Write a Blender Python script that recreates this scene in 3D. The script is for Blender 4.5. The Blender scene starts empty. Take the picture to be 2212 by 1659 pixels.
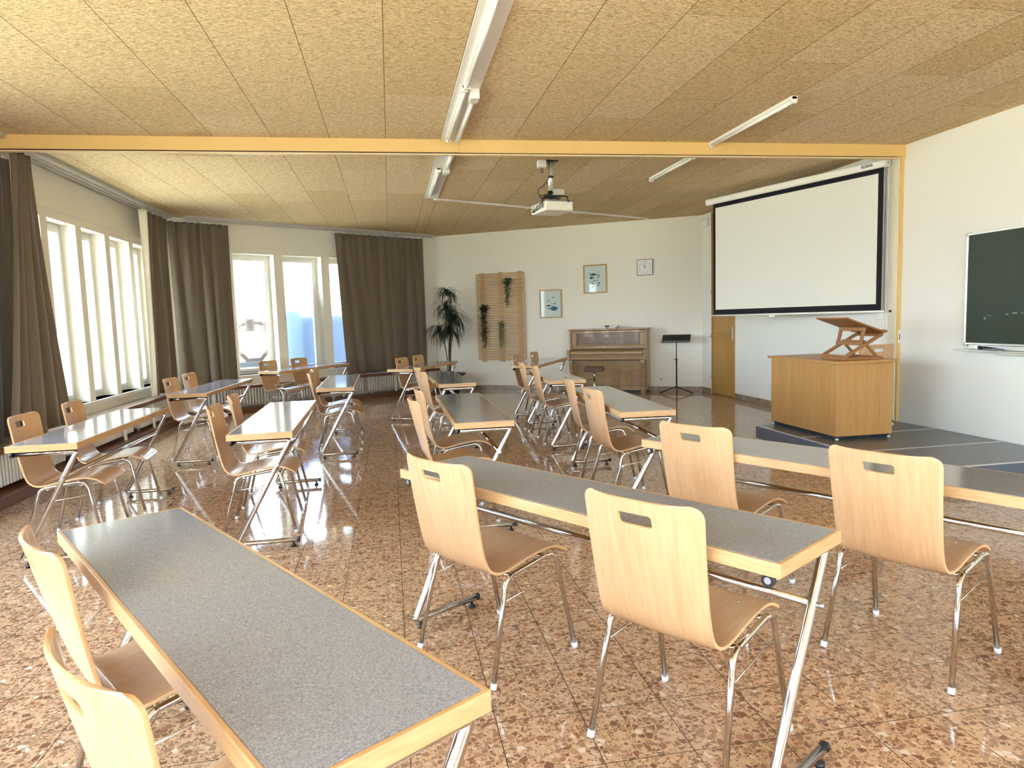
import bpy, bmesh, math, random
from mathutils import Vector, Matrix, noise
random.seed(7)
S = bpy.context.scene
COL = S.collection
PI = math.pi
R = math.radians

# ------------------------------------------------------------------ materials
def new_mat(name):
    m = bpy.data.materials.new(name); m.use_nodes = True
    nt = m.node_tree; nt.nodes.clear()
    out = nt.nodes.new('ShaderNodeOutputMaterial')
    return m, nt, out
def N(nt, t, **kw):
    n = nt.nodes.new(t)
    for k, v in kw.items():
        if k in n.inputs: n.inputs[k].default_value = v
        else: setattr(n, k, v)
    return n
def lk(nt, a, b): nt.links.new(a, b)
def pbsdf(nt, out, color=(.8,.8,.8,1), rough=.5, metal=0., spec=.5, coat=0.):
    p = nt.nodes.new('ShaderNodeBsdfPrincipled')
    p.inputs['Base Color'].default_value = (*color[:3], 1)
    p.inputs['Roughness'].default_value = rough
    p.inputs['Metallic'].default_value = metal
    p.inputs['Specular IOR Level'].default_value = spec
    p.inputs['Coat Weight'].default_value = coat
    lk(nt, p.outputs[0], out.inputs[0])
    return p
def plain(name, color, rough=.5, metal=0., spec=.5, bump=0., bscale=80, coat=0.):
    m, nt, out = new_mat(name)
    p = pbsdf(nt, out, color, rough, metal, spec, coat)
    tc = N(nt, 'ShaderNodeTexCoord')
    nz = N(nt, 'ShaderNodeTexNoise', Scale=bscale, Detail=4.)
    lk(nt, tc.outputs['Object'], nz.inputs['Vector'])
    mx = N(nt, 'ShaderNodeMixRGB', blend_type='MIX')
    mx.inputs[1].default_value = (*[c*.93 for c in color[:3]], 1)
    mx.inputs[2].default_value = (*[min(1, c*1.05) for c in color[:3]], 1)
    lk(nt, nz.outputs['Fac'], mx.inputs[0]); lk(nt, mx.outputs[0], p.inputs['Base Color'])
    if bump:
        b = N(nt, 'ShaderNodeBump', Strength=bump, Distance=.01)
        lk(nt, nz.outputs['Fac'], b.inputs['Height']); lk(nt, b.outputs[0], p.inputs['Normal'])
    return m
def wood(name, c1, c2, grain=(60, 3, 60), rough=.35, uv=False, spec=.4, coat=0., big=.35, sheen_bump=.03):
    m, nt, out = new_mat(name)
    p = pbsdf(nt, out, c1, rough, 0, spec, coat)
    tc = N(nt, 'ShaderNodeTexCoord')
    mp = N(nt, 'ShaderNodeMapping'); mp.inputs['Scale'].default_value = grain
    src = tc.outputs['UV' if uv else 'Object']
    oi = N(nt, 'ShaderNodeObjectInfo')
    ad = N(nt, 'ShaderNodeVectorMath', operation='ADD')
    lk(nt, src, ad.inputs[0])
    sc = N(nt, 'ShaderNodeVectorMath', operation='SCALE'); sc.inputs['Scale'].default_value = 3.0
    cx = N(nt, 'ShaderNodeCombineXYZ')
    lk(nt, oi.outputs['Random'], cx.inputs[0]); lk(nt, oi.outputs['Random'], cx.inputs[2])
    lk(nt, cx.outputs[0], sc.inputs[0]); lk(nt, sc.outputs[0], ad.inputs[1])
    lk(nt, ad.outputs[0], mp.inputs['Vector'])
    n1 = N(nt, 'ShaderNodeTexNoise', Scale=1., Detail=5., Roughness=.6, Distortion=.4)
    lk(nt, mp.outputs[0], n1.inputs['Vector'])
    mp2 = N(nt, 'ShaderNodeMapping'); mp2.inputs['Scale'].default_value = tuple(g*.16 for g in grain)
    lk(nt, ad.outputs[0], mp2.inputs['Vector'])
    n2 = N(nt, 'ShaderNodeTexNoise', Scale=1., Detail=2., Distortion=1.2)
    lk(nt, mp2.outputs[0], n2.inputs['Vector'])
    mix = N(nt, 'ShaderNodeMix', data_type='FLOAT'); mix.inputs[0].default_value = big
    lk(nt, n1.outputs['Fac'], mix.inputs[2]); lk(nt, n2.outputs['Fac'], mix.inputs[3])
    cr = N(nt, 'ShaderNodeValToRGB')
    cr.color_ramp.elements[0].position = .32; cr.color_ramp.elements[0].color = (*c2, 1)
    cr.color_ramp.elements[1].position = .66; cr.color_ramp.elements[1].color = (*c1, 1)
    lk(nt, mix.outputs[0], cr.inputs[0]); lk(nt, cr.outputs[0], p.inputs['Base Color'])
    b = N(nt, 'ShaderNodeBump', Strength=sheen_bump, Distance=.005)
    lk(nt, n1.outputs['Fac'], b.inputs['Height']); lk(nt, b.outputs[0], p.inputs['Normal'])
    return m

M = {}
M['beech'] = wood('beech_ply', (.62,.395,.215), (.505,.29,.14), (70, 5, 70), .38, uv=True, big=.4, coat=.15)
M['beech_edge'] = wood('beech_edge', (.68,.43,.22), (.55,.31,.14), (160, 160, 40), .5)
M['oak'] = wood('oak_edge', (.60,.385,.19), (.45,.26,.11), (9, 90, 90), .4, coat=.1)
M['oak_x'] = wood('oak_edge_across', (.60,.385,.19), (.45,.26,.11), (90, 9, 90), .4, coat=.1)
M['lectern'] = wood('golden_oak_veneer', (.50,.275,.095), (.395,.195,.052), (45, 45, 3), .4, coat=.1)
M['door'] = wood('door_oak_veneer', (.50,.28,.075), (.40,.20,.045), (40, 40, 2.5), .35, coat=.1)
M['cherry'] = wood('cherry_wood', (.36,.165,.06), (.24,.095,.03), (30, 60, 60), .4)
M['piano'] = wood('walnut_piano', (.38,.235,.11), (.26,.15,.065), (5, 60, 60), .25, coat=.3)
M['piano_dark'] = wood('walnut_burl', (.22,.125,.075), (.15,.08,.045), (8, 20, 20), .25, coat=.3)
M['piano_joint_shade'] = wood('painted_joint_shade', (.085,.045,.022), (.055,.028,.014), (5, 60, 60), .3)  # near-black tone for strips that paint shade into the piano's joints
M['pine'] = wood('pine_slats', (.55,.34,.14), (.44,.25,.09), (5, 60, 60), .5)
M['brown_board'] = wood('brown_sill_board', (.20,.075,.035), (.13,.045,.02), (4, 50, 50), .3)
M['bench_slat'] = wood('grey_brown_slats', (.42,.34,.26), (.32,.25,.18), (4, 50, 50), .3)
M['chrome'] = plain('chrome', (.62,.61,.60), .10, 1.0)
M['steel'] = plain('brushed_steel', (.55,.55,.56), .3, 1.0)
M['alu'] = plain('aluminium', (.72,.73,.74), .32, .8)
M['black'] = plain('black_plastic', (.012,.012,.014), .35)
M['blackmetal'] = plain('black_metal', (.015,.015,.016), .3, .3)
M['clear_glide'] = plain('pale_plastic_glide', (.75,.76,.78), .3)
M['white_pl'] = plain('white_plastic', (.80,.79,.75), .4)
M['white_met'] = plain('white_enamel', (.86,.85,.81), .35)
M['tube_glass'] = plain('fluorescent_tube', (.92,.92,.90), .2)
M['wall'] = plain('wall_paint', (.82,.79,.69), .85, bump=.12, bscale=140, spec=.2)
M['wall_cool'] = plain('wall_paint_white', (.83,.82,.77), .85, bump=.12, bscale=140, spec=.2)
M['frame_white'] = plain('white_frame', (.78,.77,.73), .35)
M['beam'] = plain('ochre_beam', (.70,.47,.175), .45, bscale=6)
M['cream'] = plain('cream_track', (.72,.56,.32), .45)
M['cream_panel'] = plain('ivory_panel', (.74,.68,.54), .5)
M['track'] = plain('curtain_track', (.50,.47,.43), .35)
M['dark_gap'] = plain('dark_slot', (.03,.02,.012), .7)
M['radiator'] = plain('radiator_paint', (.72,.71,.68), .4)
M['plinth'] = plain('red_brown_plinth', (.135,.055,.03), .25, bscale=10)
M['stage'] = plain('stage_lino', (.115,.118,.125), .28, bscale=9)
M['stage_side'] = plain('stage_side', (.10,.115,.15), .5, bscale=5)
M['screen_white'] = plain('screen_fabric', (.74,.74,.68), .8, spec=.1)
M['screen_black'] = plain('screen_border', (.006,.006,.010), .6, spec=.2)
M['board_green'] = plain('chalkboard_green', (.020,.034,.024), .5, bscale=4)
M['chalk'] = plain('chalk_smear', (.22,.27,.24), .9)
M['brown_pad'] = plain('brown_leather', (.12,.055,.035), .4)
M['silver'] = plain('silver_paint', (.62,.62,.57), .35, .5)
M['projector'] = plain('projector_shell', (.80,.77,.68), .4)
M['proj_grey'] = plain('projector_grey', (.22,.22,.22), .4)
M['paper'] = plain('paper_white', (.80,.81,.80), .7)
M['paper_cream'] = plain('paper_cream', (.62,.54,.38), .7)
M['ink'] = plain('dark_ink', (.03,.03,.035), .6)
M['blue_ink'] = plain('printed_blue_grey', (.10,.13,.25), .7)
M['fish_blue'] = plain('fish_blue', (.035,.16,.33), .7, bscale=30)
M['fish_dark'] = plain('fish_slate', (.035,.07,.10), .7, bscale=30)
M['fish_grey'] = plain('fish_grey', (.33,.38,.40), .7)
M['leaf_dark'] = plain('dark_leaf', (.018,.028,.012), .4, bscale=30)
M['leaf_mid'] = plain('mid_leaf', (.06,.09,.025), .5, bscale=30)
M['leaf_light'] = plain('pale_leaf', (.20,.22,.10), .6, bscale=30)
M['stem'] = plain('plant_cane', (.07,.05,.03), .7)
M['cable_white'] = plain('white_cable', (.72,.68,.60), .4)
M['lining'] = plain('cream_lining', (.78,.74,.62), .9)
M['straw'] = plain('dry_grass', (.55,.51,.38), .95, bscale=1.5)
M['grass'] = plain('green_grass', (.10,.17,.03), .95, bscale=3)
M['timber'] = plain('weathered_timber', (.045,.03,.026), .8)
M['greyplank'] = plain('grey_planks', (.05,.055,.065), .8)
M['bluebox'] = plain('dark_blue_hedge', (.004,.008,.018), .8, bscale=5)
M['hedge2'] = plain('grey_blue_bush', (.035,.05,.075), .8, bscale=5)
M['outwall'] = plain('outer_wall', (.7,.68,.62), .9)

def mat_marble():
    m, nt, out = new_mat('brown_marble')
    p = pbsdf(nt, out, (.3,.2,.12), .25)
    tc = N(nt, 'ShaderNodeTexCoord')
    n = N(nt, 'ShaderNodeTexNoise', Scale=7., Detail=8., Roughness=.7, Distortion=1.5)
    lk(nt, tc.outputs['Object'], n.inputs['Vector'])
    cr = N(nt, 'ShaderNodeValToRGB')
    e = cr.color_ramp.elements
    e[0].position = .35; e[0].color = (.20,.135,.085,1)
    e[1].position = .7; e[1].color = (.42,.33,.22,1)
    lk(nt, n.outputs['Fac'], cr.inputs[0]); lk(nt, cr.outputs[0], p.inputs['Base Color'])
    return m
M['marble'] = mat_marble()

def mat_curtain():
    m, nt, out = new_mat('taupe_curtain')
    p = pbsdf(nt, out, (.15,.115,.075), .75, 0, .3)
    p.inputs['Sheen Weight'].default_value = .3
    tc = N(nt, 'ShaderNodeTexCoord')
    mp = N(nt, 'ShaderNodeMapping'); mp.inputs['Scale'].default_value = (400, 400, 300)
    lk(nt, tc.outputs['Object'], mp.inputs['Vector'])
    n = N(nt, 'ShaderNodeTexNoise', Scale=1., Detail=2.); lk(nt, mp.outputs[0], n.inputs['Vector'])
    cr = N(nt, 'ShaderNodeValToRGB')
    cr.color_ramp.elements[0].color = (.118,.088,.056,1); cr.color_ramp.elements[1].color = (.175,.133,.088,1)
    lk(nt, n.outputs['Fac'], cr.inputs[0]); lk(nt, cr.outputs[0], p.inputs['Base Color'])
    return m
M['curtain'] = mat_curtain()

def mat_laminate():
    m, nt, out = new_mat('grey_linen_laminate')
    p = pbsdf(nt, out, (.2,.2,.2), .09, 0, .5)
    tc = N(nt, 'ShaderNodeTexCoord')
    fs = []
    for sc in ((1300, 130, 1), (130, 1300, 1)):
        mp = N(nt, 'ShaderNodeMapping'); mp.inputs['Scale'].default_value = sc
        lk(nt, tc.outputs['Object'], mp.inputs['Vector'])
        n = N(nt, 'ShaderNodeTexNoise', Scale=1., Detail=2.); lk(nt, mp.outputs[0], n.inputs['Vector'])
        fs.append(n)
    mx = N(nt, 'ShaderNodeMath', operation='ADD'); lk(nt, fs[0].outputs['Fac'], mx.inputs[0]); lk(nt, fs[1].outputs['Fac'], mx.inputs[1])
    cr = N(nt, 'ShaderNodeValToRGB')
    e = cr.color_ramp.elements
    e[0].position = .36; e[0].color = (.125,.132,.155,1); e[1].position = .70; e[1].color = (.46,.475,.52,1)
    hf = N(nt, 'ShaderNodeMath', operation='MULTIPLY'); hf.inputs[1].default_value = .5
    lk(nt, mx.outputs[0], hf.inputs[0]); lk(nt, hf.outputs[0], cr.inputs[0]); lk(nt, cr.outputs[0], p.inputs['Base Color'])
    b = N(nt, 'ShaderNodeBump', Strength=.015, Distance=.002); lk(nt, hf.outputs[0], b.inputs['Height']); lk(nt, b.outputs[0], p.inputs['Normal'])
    return m
M['laminate'] = mat_laminate()

def mat_floor():
    m, nt, out = new_mat('terrazzo_tiles')
    p = pbsdf(nt, out, (.4,.25,.15), .1, 0, .42)
    tc = N(nt, 'ShaderNodeTexCoord')
    O = tc.outputs['Object']
    def vor(scale, seed, feature='F1'):
        mp = N(nt, 'ShaderNodeMapping'); mp.inputs['Location'].default_value = (seed, seed*1.3, 0)
        lk(nt, O, mp.inputs['Vector'])
        v = N(nt, 'ShaderNodeTexVoronoi', feature=feature, voronoi_dimensions='2D'); v.inputs['Scale'].default_value = scale
        lk(nt, mp.outputs[0], v.inputs['Vector']); return v
    # warp so that chips are irregular
    base = N(nt, 'ShaderNodeTexNoise', Scale=60., Detail=3.); lk(nt, O, base.inputs['Vector'])
    crb = N(nt, 'ShaderNodeValToRGB'); e = crb.color_ramp.elements
    e[0].position = .3; e[0].color = (.45,.285,.165,1); e[1].position = .7; e[1].color = (.61,.42,.27,1)
    lk(nt, base.outputs['Fac'], crb.inputs[0])
    cur = crb.outputs[0]
    for scale, seed, thr, keep, dark in ((85, 3.1, .10, .5, False), (42, 9.7, .09, .45, True)):
        v = vor(scale, seed); ve = vor(scale, seed, 'DISTANCE_TO_EDGE')
        sep = N(nt, 'ShaderNodeSeparateColor'); lk(nt, v.outputs['Color'], sep.inputs[0])
        # random edge margin per chip
        mm = N(nt, 'ShaderNodeMath', operation='MULTIPLY_ADD'); mm.inputs[1].default_value = .22; mm.inputs[2].default_value = thr*.4
        lk(nt, sep.outputs[2], mm.inputs[0])
        nz = N(nt, 'ShaderNodeTexNoise', Scale=scale*3., Detail=1.); lk(nt, O, nz.inputs['Vector'])
        ns = N(nt, 'ShaderNodeMath', operation='MULTIPLY_ADD'); ns.inputs[1].default_value = .16; ns.inputs[2].default_value = -.08
        lk(nt, nz.outputs['Fac'], ns.inputs[0])
        ed = N(nt, 'ShaderNodeMath', operation='ADD'); lk(nt, ve.outputs['Distance'], ed.inputs[0]); lk(nt, ns.outputs[0], ed.inputs[1])
        g1 = N(nt, 'ShaderNodeMath', operation='GREATER_THAN'); lk(nt, ed.outputs[0], g1.inputs[0]); lk(nt, mm.outputs[0], g1.inputs[1])
        g2 = N(nt, 'ShaderNodeMath', operation='LESS_THAN'); lk(nt, sep.outputs[0], g2.inputs[0]); g2.inputs[1].default_value = keep
        mu = N(nt, 'ShaderNodeMath', operation='MULTIPLY'); lk(nt, g1.outputs[0], mu.inputs[0]); lk(nt, g2.outputs[0], mu.inputs[1])
        cr = N(nt, 'ShaderNodeValToRGB'); cr.color_ramp.interpolation = 'CONSTANT'
        el = cr.color_ramp.elements
        cols = [(.0,(.25,.13,.075)),(.25,(.32,.17,.10)),(.45,(.205,.105,.062)),(.6,(.38,.225,.13)),(.75,(.28,.18,.105)),(.95,(.66,.55,.45))]
        el[0].color = (*cols[0][1],1); el[1].position = cols[1][0]; el[1].color = (*cols[1][1],1)
        for ps, c in cols[2:]:
            q = el.new(ps); q.color = (*c, 1)
        lk(nt, sep.outputs[1], cr.inputs[0])
        mx = N(nt, 'ShaderNodeMixRGB'); lk(nt, mu.outputs[0], mx.inputs[0]); lk(nt, cur, mx.inputs[1]); lk(nt, cr.outputs[0], mx.inputs[2])
        cur = mx.outputs[0]
    # tile joints
    sx = N(nt, 'ShaderNodeSeparateXYZ'); lk(nt, O, sx.inputs[0])
    js = []
    for axis, off, per in ((0, .0, .2985), (1, .165, .2925)):
        a = N(nt, 'ShaderNodeMath', operation='ADD'); a.inputs[1].default_value = 100*per - off + per*.5; lk(nt, sx.outputs[axis], a.inputs[0])
        d = N(nt, 'ShaderNodeMath', operation='DIVIDE'); d.inputs[1].default_value = per; lk(nt, a.outputs[0], d.inputs[0])
        f = N(nt, 'ShaderNodeMath', operation='FRACT'); lk(nt, d.outputs[0], f.inputs[0])
        s_ = N(nt, 'ShaderNodeMath', operation='SUBTRACT'); s_.inputs[1].default_value = .5; lk(nt, f.outputs[0], s_.inputs[0])
        b = N(nt, 'ShaderNodeMath', operation='ABSOLUTE'); lk(nt, s_.outputs[0], b.inputs[0])
        l = N(nt, 'ShaderNodeMath', operation='LESS_THAN'); l.inputs[1].default_value = .0062; lk(nt, b.outputs[0], l.inputs[0])
        js.append(l)
    jm = N(nt, 'ShaderNodeMath', operation='MAXIMUM'); lk(nt, js[0].outputs[0], jm.inputs[0]); lk(nt, js[1].outputs[0], jm.inputs[1])
    mx = N(nt, 'ShaderNodeMixRGB'); lk(nt, jm.outputs[0], mx.inputs[0]); lk(nt, cur, mx.inputs[1]); mx.inputs[2].default_value = (.10,.068,.04,1)
    lk(nt, mx.outputs[0], p.inputs['Base Color'])
    rn = N(nt, 'ShaderNodeTexNoise', Scale=1.7, Detail=3.); lk(nt, O, rn.inputs['Vector'])
    rm = N(nt, 'ShaderNodeMapRange'); rm.inputs['To Min'].default_value = .04; rm.inputs['To Max'].default_value = .10
    lk(nt, rn.outputs['Fac'], rm.inputs['Value']); lk(nt, rm.outputs[0], p.inputs['Roughness'])
    bn = N(nt, 'ShaderNodeTexNoise', Scale=9., Detail=2.); lk(nt, O, bn.inputs['Vector'])
    bp = N(nt, 'ShaderNodeBump', Strength=.012, Distance=.02); lk(nt, bn.outputs['Fac'], bp.inputs['Height']); lk(nt, bp.outputs[0], p.inputs['Normal'])
    return m
M['floor'] = mat_floor()

def mat_ceiling():
    m, nt, out = new_mat('wood_wool_boards')
    p = pbsdf(nt, out, (.5,.36,.2), .95, 0, .1)
    tc = N(nt, 'ShaderNodeTexCoord'); O = tc.outputs['Object']
    sx = N(nt, 'ShaderNodeSeparateXYZ'); lk(nt, O, sx.inputs[0])
    def math(op, a, b=None, c=None):
        n = N(nt, 'ShaderNodeMath', operation=op)
        for i, v in enumerate((a, b, c)):
            if v is None: continue
            if isinstance(v, (int, float)): n.inputs[i].default_value = v
            else: lk(nt, v, n.inputs[i])
        return n.outputs[0]
    # x -> column coordinate; boards left and right of the lamp strip are set out from its edges
    right = math('GREATER_THAN', sx.outputs[0], .64)
    off = math('MULTIPLY_ADD', right, .185, .04)
    xs = math('DIVIDE', math('ADD', math('SUBTRACT', sx.outputs[0], off), 50.5), .505)
    col = math('FLOOR', xs); fx = math('FRACT', xs)
    wn = N(nt, 'ShaderNodeTexWhiteNoise', noise_dimensions='1D'); lk(nt, col, wn.inputs['W'])
    ys = math('DIVIDE', math('ADD', math('ADD', sx.outputs[1], 40), math('MULTIPLY', wn.outputs['Value'], 2.0)), 2.0)
    row = math('FLOOR', ys); fy = math('FRACT', ys)
    seamx = math('GREATER_THAN', math('ABSOLUTE', math('SUBTRACT', fx, .5)), .4945)
    seamy = math('GREATER_THAN', math('ABSOLUTE', math('SUBTRACT', fy, .5)), .4985)
    wn2 = N(nt, 'ShaderNodeTexWhiteNoise', noise_dimensions='2D')
    cb = N(nt, 'ShaderNodeCombineXYZ'); lk(nt, col, cb.inputs[0]); lk(nt, row, cb.inputs[1]); lk(nt, cb.outputs[0], wn2.inputs['Vector'])
    # fibres
    fs = []
    for k, (a, b2) in enumerate(((1.0, 0), (0.5, 45), (1, 100))):
        mp = N(nt, 'ShaderNodeMapping'); mp.inputs['Rotation'].default_value = (0, 0, R(b2)); mp.inputs['Scale'].default_value = (30, 150, 1)
        lk(nt, O, mp.inputs['Vector'])
        n = N(nt, 'ShaderNodeTexNoise', Scale=1., Detail=3., Roughness=.7, Distortion=1.0); lk(nt, mp.outputs[0], n.inputs['Vector']); fs.append(n.outputs['Fac'])
    mxf = math('MAXIMUM', math('MAXIMUM', fs[0], fs[1]), fs[2])
    cr = N(nt, 'ShaderNodeValToRGB'); e = cr.color_ramp.elements
    e[0].position = .47; e[0].color = (.31,.20,.085,1); e[1].position = .60; e[1].color = (.86,.69,.43,1)
    lk(nt, mxf, cr.inputs[0])
    hs = N(nt, 'ShaderNodeHueSaturation')
    lk(nt, cr.outputs[0], hs.inputs['Color'])
    lk(nt, math('MULTIPLY_ADD', wn2.outputs['Value'], .16, .92), hs.inputs['Value'])
    lk(nt, math('MULTIPLY_ADD', wn2.outputs['Value'], -.14, 1.06), hs.inputs['Saturation'])
    mx = N(nt, 'ShaderNodeMixRGB'); lk(nt, math('MULTIPLY', seamy, .6), mx.inputs[0]); lk(nt, hs.outputs[0], mx.inputs[1]); mx.inputs[2].default_value = (.22,.14,.06,1)
    mx2 = N(nt, 'ShaderNodeMixRGB'); lk(nt, math('MULTIPLY', seamx, .85), mx2.inputs[0]); lk(nt, mx.outputs[0], mx2.inputs[1]); mx2.inputs[2].default_value = (.14,.08,.03,1)
    lk(nt, mx2.outputs[0], p.inputs['Base Color'])
    bp = N(nt, 'ShaderNodeBump', Strength=.5, Distance=.01); lk(nt, mxf, bp.inputs['Height']); lk(nt, bp.outputs[0], p.inputs['Normal'])
    return m
M['ceiling'] = mat_ceiling()

def mat_glass():
    m, nt, out = new_mat('window_glass')
    tr = N(nt, 'ShaderNodeBsdfTransparent'); tr.inputs[0].default_value = (.93,.96,.95,1)
    gl = N(nt, 'ShaderNodeBsdfGlossy'); gl.inputs['Roughness'].default_value = .02
    fr = N(nt, 'ShaderNodeFresnel'); fr.inputs[0].default_value = 1.45
    mx = N(nt, 'ShaderNodeMixShader')
    ge = N(nt, 'ShaderNodeNewGeometry'); inv = N(nt, 'ShaderNodeMath', operation='SUBTRACT'); inv.inputs[0].default_value = 1.0; lk(nt, ge.outputs['Backfacing'], inv.inputs[1])
    mu = N(nt, 'ShaderNodeMath', operation='MULTIPLY'); lk(nt, fr.outputs[0], mu.inputs[0]); lk(nt, inv.outputs[0], mu.inputs[1])
    lk(nt, mu.outputs[0], mx.inputs[0]); lk(nt, tr.outputs[0], mx.inputs[1]); lk(nt, gl.outputs[0], mx.inputs[2]); lk(nt, mx.outputs[0], out.inputs[0])
    return m
M['glass'] = mat_glass()
def mat_frost():
    m, nt, out = new_mat('frosted_film')
    tl = N(nt, 'ShaderNodeBsdfTranslucent'); tl.inputs[0].default_value = (.62,.72,.90,1)
    rf = N(nt, 'ShaderNodeBsdfRefraction'); rf.inputs['Color'].default_value = (.75,.84,.97,1); rf.inputs['Roughness'].default_value = .32; rf.inputs['IOR'].default_value = 1.12
    mx = N(nt, 'ShaderNodeMixShader'); mx.inputs[0].default_value = .93
    lk(nt, tl.outputs[0], mx.inputs[1]); lk(nt, rf.outputs[0], mx.inputs[2]); lk(nt, mx.outputs[0], out.inputs[0])
    return m
M['frost'] = mat_frost()

# ------------------------------------------------------------------ geometry helpers
def BM(): return bmesh.new()
def box(bm, x0, x1, y0, y1, z0, z1, bev=0., mi=0, mtx=None):
    vs = [bm.verts.new(v) for v in ((x0,y0,z0),(x1,y0,z0),(x1,y1,z0),(x0,y1,z0),(x0,y0,z1),(x1,y0,z1),(x1,y1,z1),(x0,y1,z1))]
    fs = [bm.faces.new([vs[i] for i in f]) for f in ((0,3,2,1),(4,5,6,7),(0,1,5,4),(1,2,6,5),(2,3,7,6),(3,0,4,7))]
    for f in fs: f.material_index = mi
    if bev > 0:
        es = list({e for f in fs for e in f.edges})
        r = bmesh.ops.bevel(bm, geom=es, offset=bev, segments=2, affect='EDGES', profile=.5)
        vs = list({v for f in r['faces'] for v in f.verts} | {v for v in vs if v.is_valid})
        vs = [v for v in vs if v.is_valid]
        # every vertex connected
        seen = set(vs); st = list(vs)
        while st:
            v = st.pop()
            for e in v.link_edges:
                o = e.other_vert(v)
                if o not in seen: seen.add(o); st.append(o)
        vs = list(seen)
    if mtx is not None: bmesh.ops.transform(bm, matrix=mtx, verts=vs)
    return vs
def tube(bm, pts, r, n=10, cap=True, mi=0, closed=False):
    pts = [Vector(p) for p in pts]
    rr = r if isinstance(r, (list, tuple)) else [r]*len(pts)
    rings = []
    t0 = (pts[1]-pts[0]).normalized()
    up = Vector((0,0,1)) if abs(t0.z) < .9 else Vector((1,0,0))
    nrm = t0.cross(up).normalized()
    L = len(pts)
    for i, p in enumerate(pts):
        if i == 0: t = t0
        elif i == L-1: t = (pts[i]-pts[i-1]).normalized()
        else: t = ((pts[i]-pts[i-1]).normalized()+(pts[i+1]-pts[i]).normalized()).normalized()
        nrm = (nrm - t*nrm.dot(t)).normalized()
        b = t.cross(nrm)
        rings.append([bm.verts.new(p + (nrm*math.cos(a)+b*math.sin(a))*rr[i]) for a in (2*PI*k/n for k in range(n))])
    for i in range(L-1):
        for k in range(n):
            f = bm.faces.new((rings[i][k], rings[i][(k+1)%n], rings[i+1][(k+1)%n], rings[i+1][k])); f.smooth = True; f.material_index = mi
    if cap:
        f = bm.faces.new(rings[0][::-1]); f.material_index = mi
        f = bm.faces.new(rings[-1]); f.material_index = mi
def fillet(pts, rad, n=6):
    pts = [Vector(p) for p in pts]; out = [pts[0]]
    for i in range(1, len(pts)-1):
        a, b, c = pts[i-1], pts[i], pts[i+1]
        u, v = (a-b).normalized(), (c-b).normalized()
        ang = u.angle(v); d = min(rad/math.tan(ang/2), (a-b).length*.49, (c-b).length*.49)
        p0, p1 = b+u*d, b+v*d
        for k in range(n+1):
            t = k/n; out.append((1-t)**2*p0 + 2*t*(1-t)*b + t*t*p1)
    out.append(pts[-1]); return out
def cyl(bm, p0, p1, r, n=16, mi=0, r2=None): tube(bm, [p0, p1], [r, r if r2 is None else r2], n, True, mi)
def prism(bm, poly, z0, z1, mi=0):
    lo = [bm.verts.new((x, y, z0)) for x, y in poly]; hi = [bm.verts.new((x, y, z1)) for x, y in poly]
    n = len(poly)
    for f in [lo[::-1], hi] + [(lo[i], lo[(i+1)%n], hi[(i+1)%n], hi[i]) for i in range(n)]:
        q = bm.faces.new(f); q.material_index = mi
def lathe(bm, prof, n=20, c=(0,0), mi=0):
    rings = []
    for r, z in prof:
        rings.append([bm.verts.new((c[0]+r*math.cos(2*PI*k/n), c[1]+r*math.sin(2*PI*k/n), z)) for k in range(n)])
    for i in range(len(rings)-1):
        for k in range(n):
            f = bm.faces.new((rings[i][k], rings[i][(k+1)%n], rings[i+1][(k+1)%n], rings[i+1][k])); f.smooth = True; f.material_index = mi
    bm.faces.new(rings[0][::-1]).material_index = mi; bm.faces.new(rings[-1]).material_index = mi
def extrude_profile(bm, prof, x0, x1, mi=0):
    """closed profile in the YZ plane swept along X"""
    a = [bm.verts.new((x0, y, z)) for y, z in prof]; b = [bm.verts.new((x1, y, z)) for y, z in prof]
    n = len(prof)
    for f in [a[::-1], b] + [(a[i], a[(i+1)%n], b[(i+1)%n], b[i]) for i in range(n)]:
        q = bm.faces.new(f); q.material_index = mi
def obj(name, bm, mats, parent=None, label=None, smooth=False):
    bmesh.ops.recalc_face_normals(bm, faces=bm.faces)
    me = bpy.data.meshes.new(name); bm.to_mesh(me); bm.free()
    for m in (mats if isinstance(mats, (list, tuple)) else [mats]): me.materials.append(M[m] if isinstance(m, str) else m)
    o = bpy.data.objects.new(name, me); COL.objects.link(o)
    if parent: o.parent = parent
    if label: o['label'] = label
    return o
def tag(o, label, cat, group=None, kind=None):
    o['label'] = label; o['category'] = cat
    if group: o['group'] = group
    if kind: o['kind'] = kind
    return o
def thing(name, label, cat, loc=(0,0,0), rz=0, group=None):
    o = bpy.data.objects.new(name, None); COL.objects.link(o)
    o.empty_display_size = .1; o.location = loc; o.rotation_euler = (0,0,rz)
    return tag(o, label, cat, group)
def struct(name, bm, mats, loc=(0,0,0), rz=0):
    o = obj(name, bm, mats); o['kind'] = 'structure'; o.location = loc; o.rotation_euler = (0,0,rz); return o
def struct_empty(name, loc=(0,0,0), rz=0):
    o = bpy.data.objects.new(name, None); COL.objects.link(o); o['kind'] = 'structure'; o.location = loc; o.rotation_euler = (0,0,rz); return o
def dup(root, loc, rz, label=None, group=None):
    r = root.copy(); COL.objects.link(r); r.location = loc; r.rotation_euler = (0,0,rz)
    if label: r['label'] = label
    if group: r['group'] = group
    for ch in list(root.children):
        c = ch.copy(); COL.objects.link(c); c.parent = r
        for g in list(ch.children):
            d = g.copy(); COL.objects.link(d); d.parent = c
    return r

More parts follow.
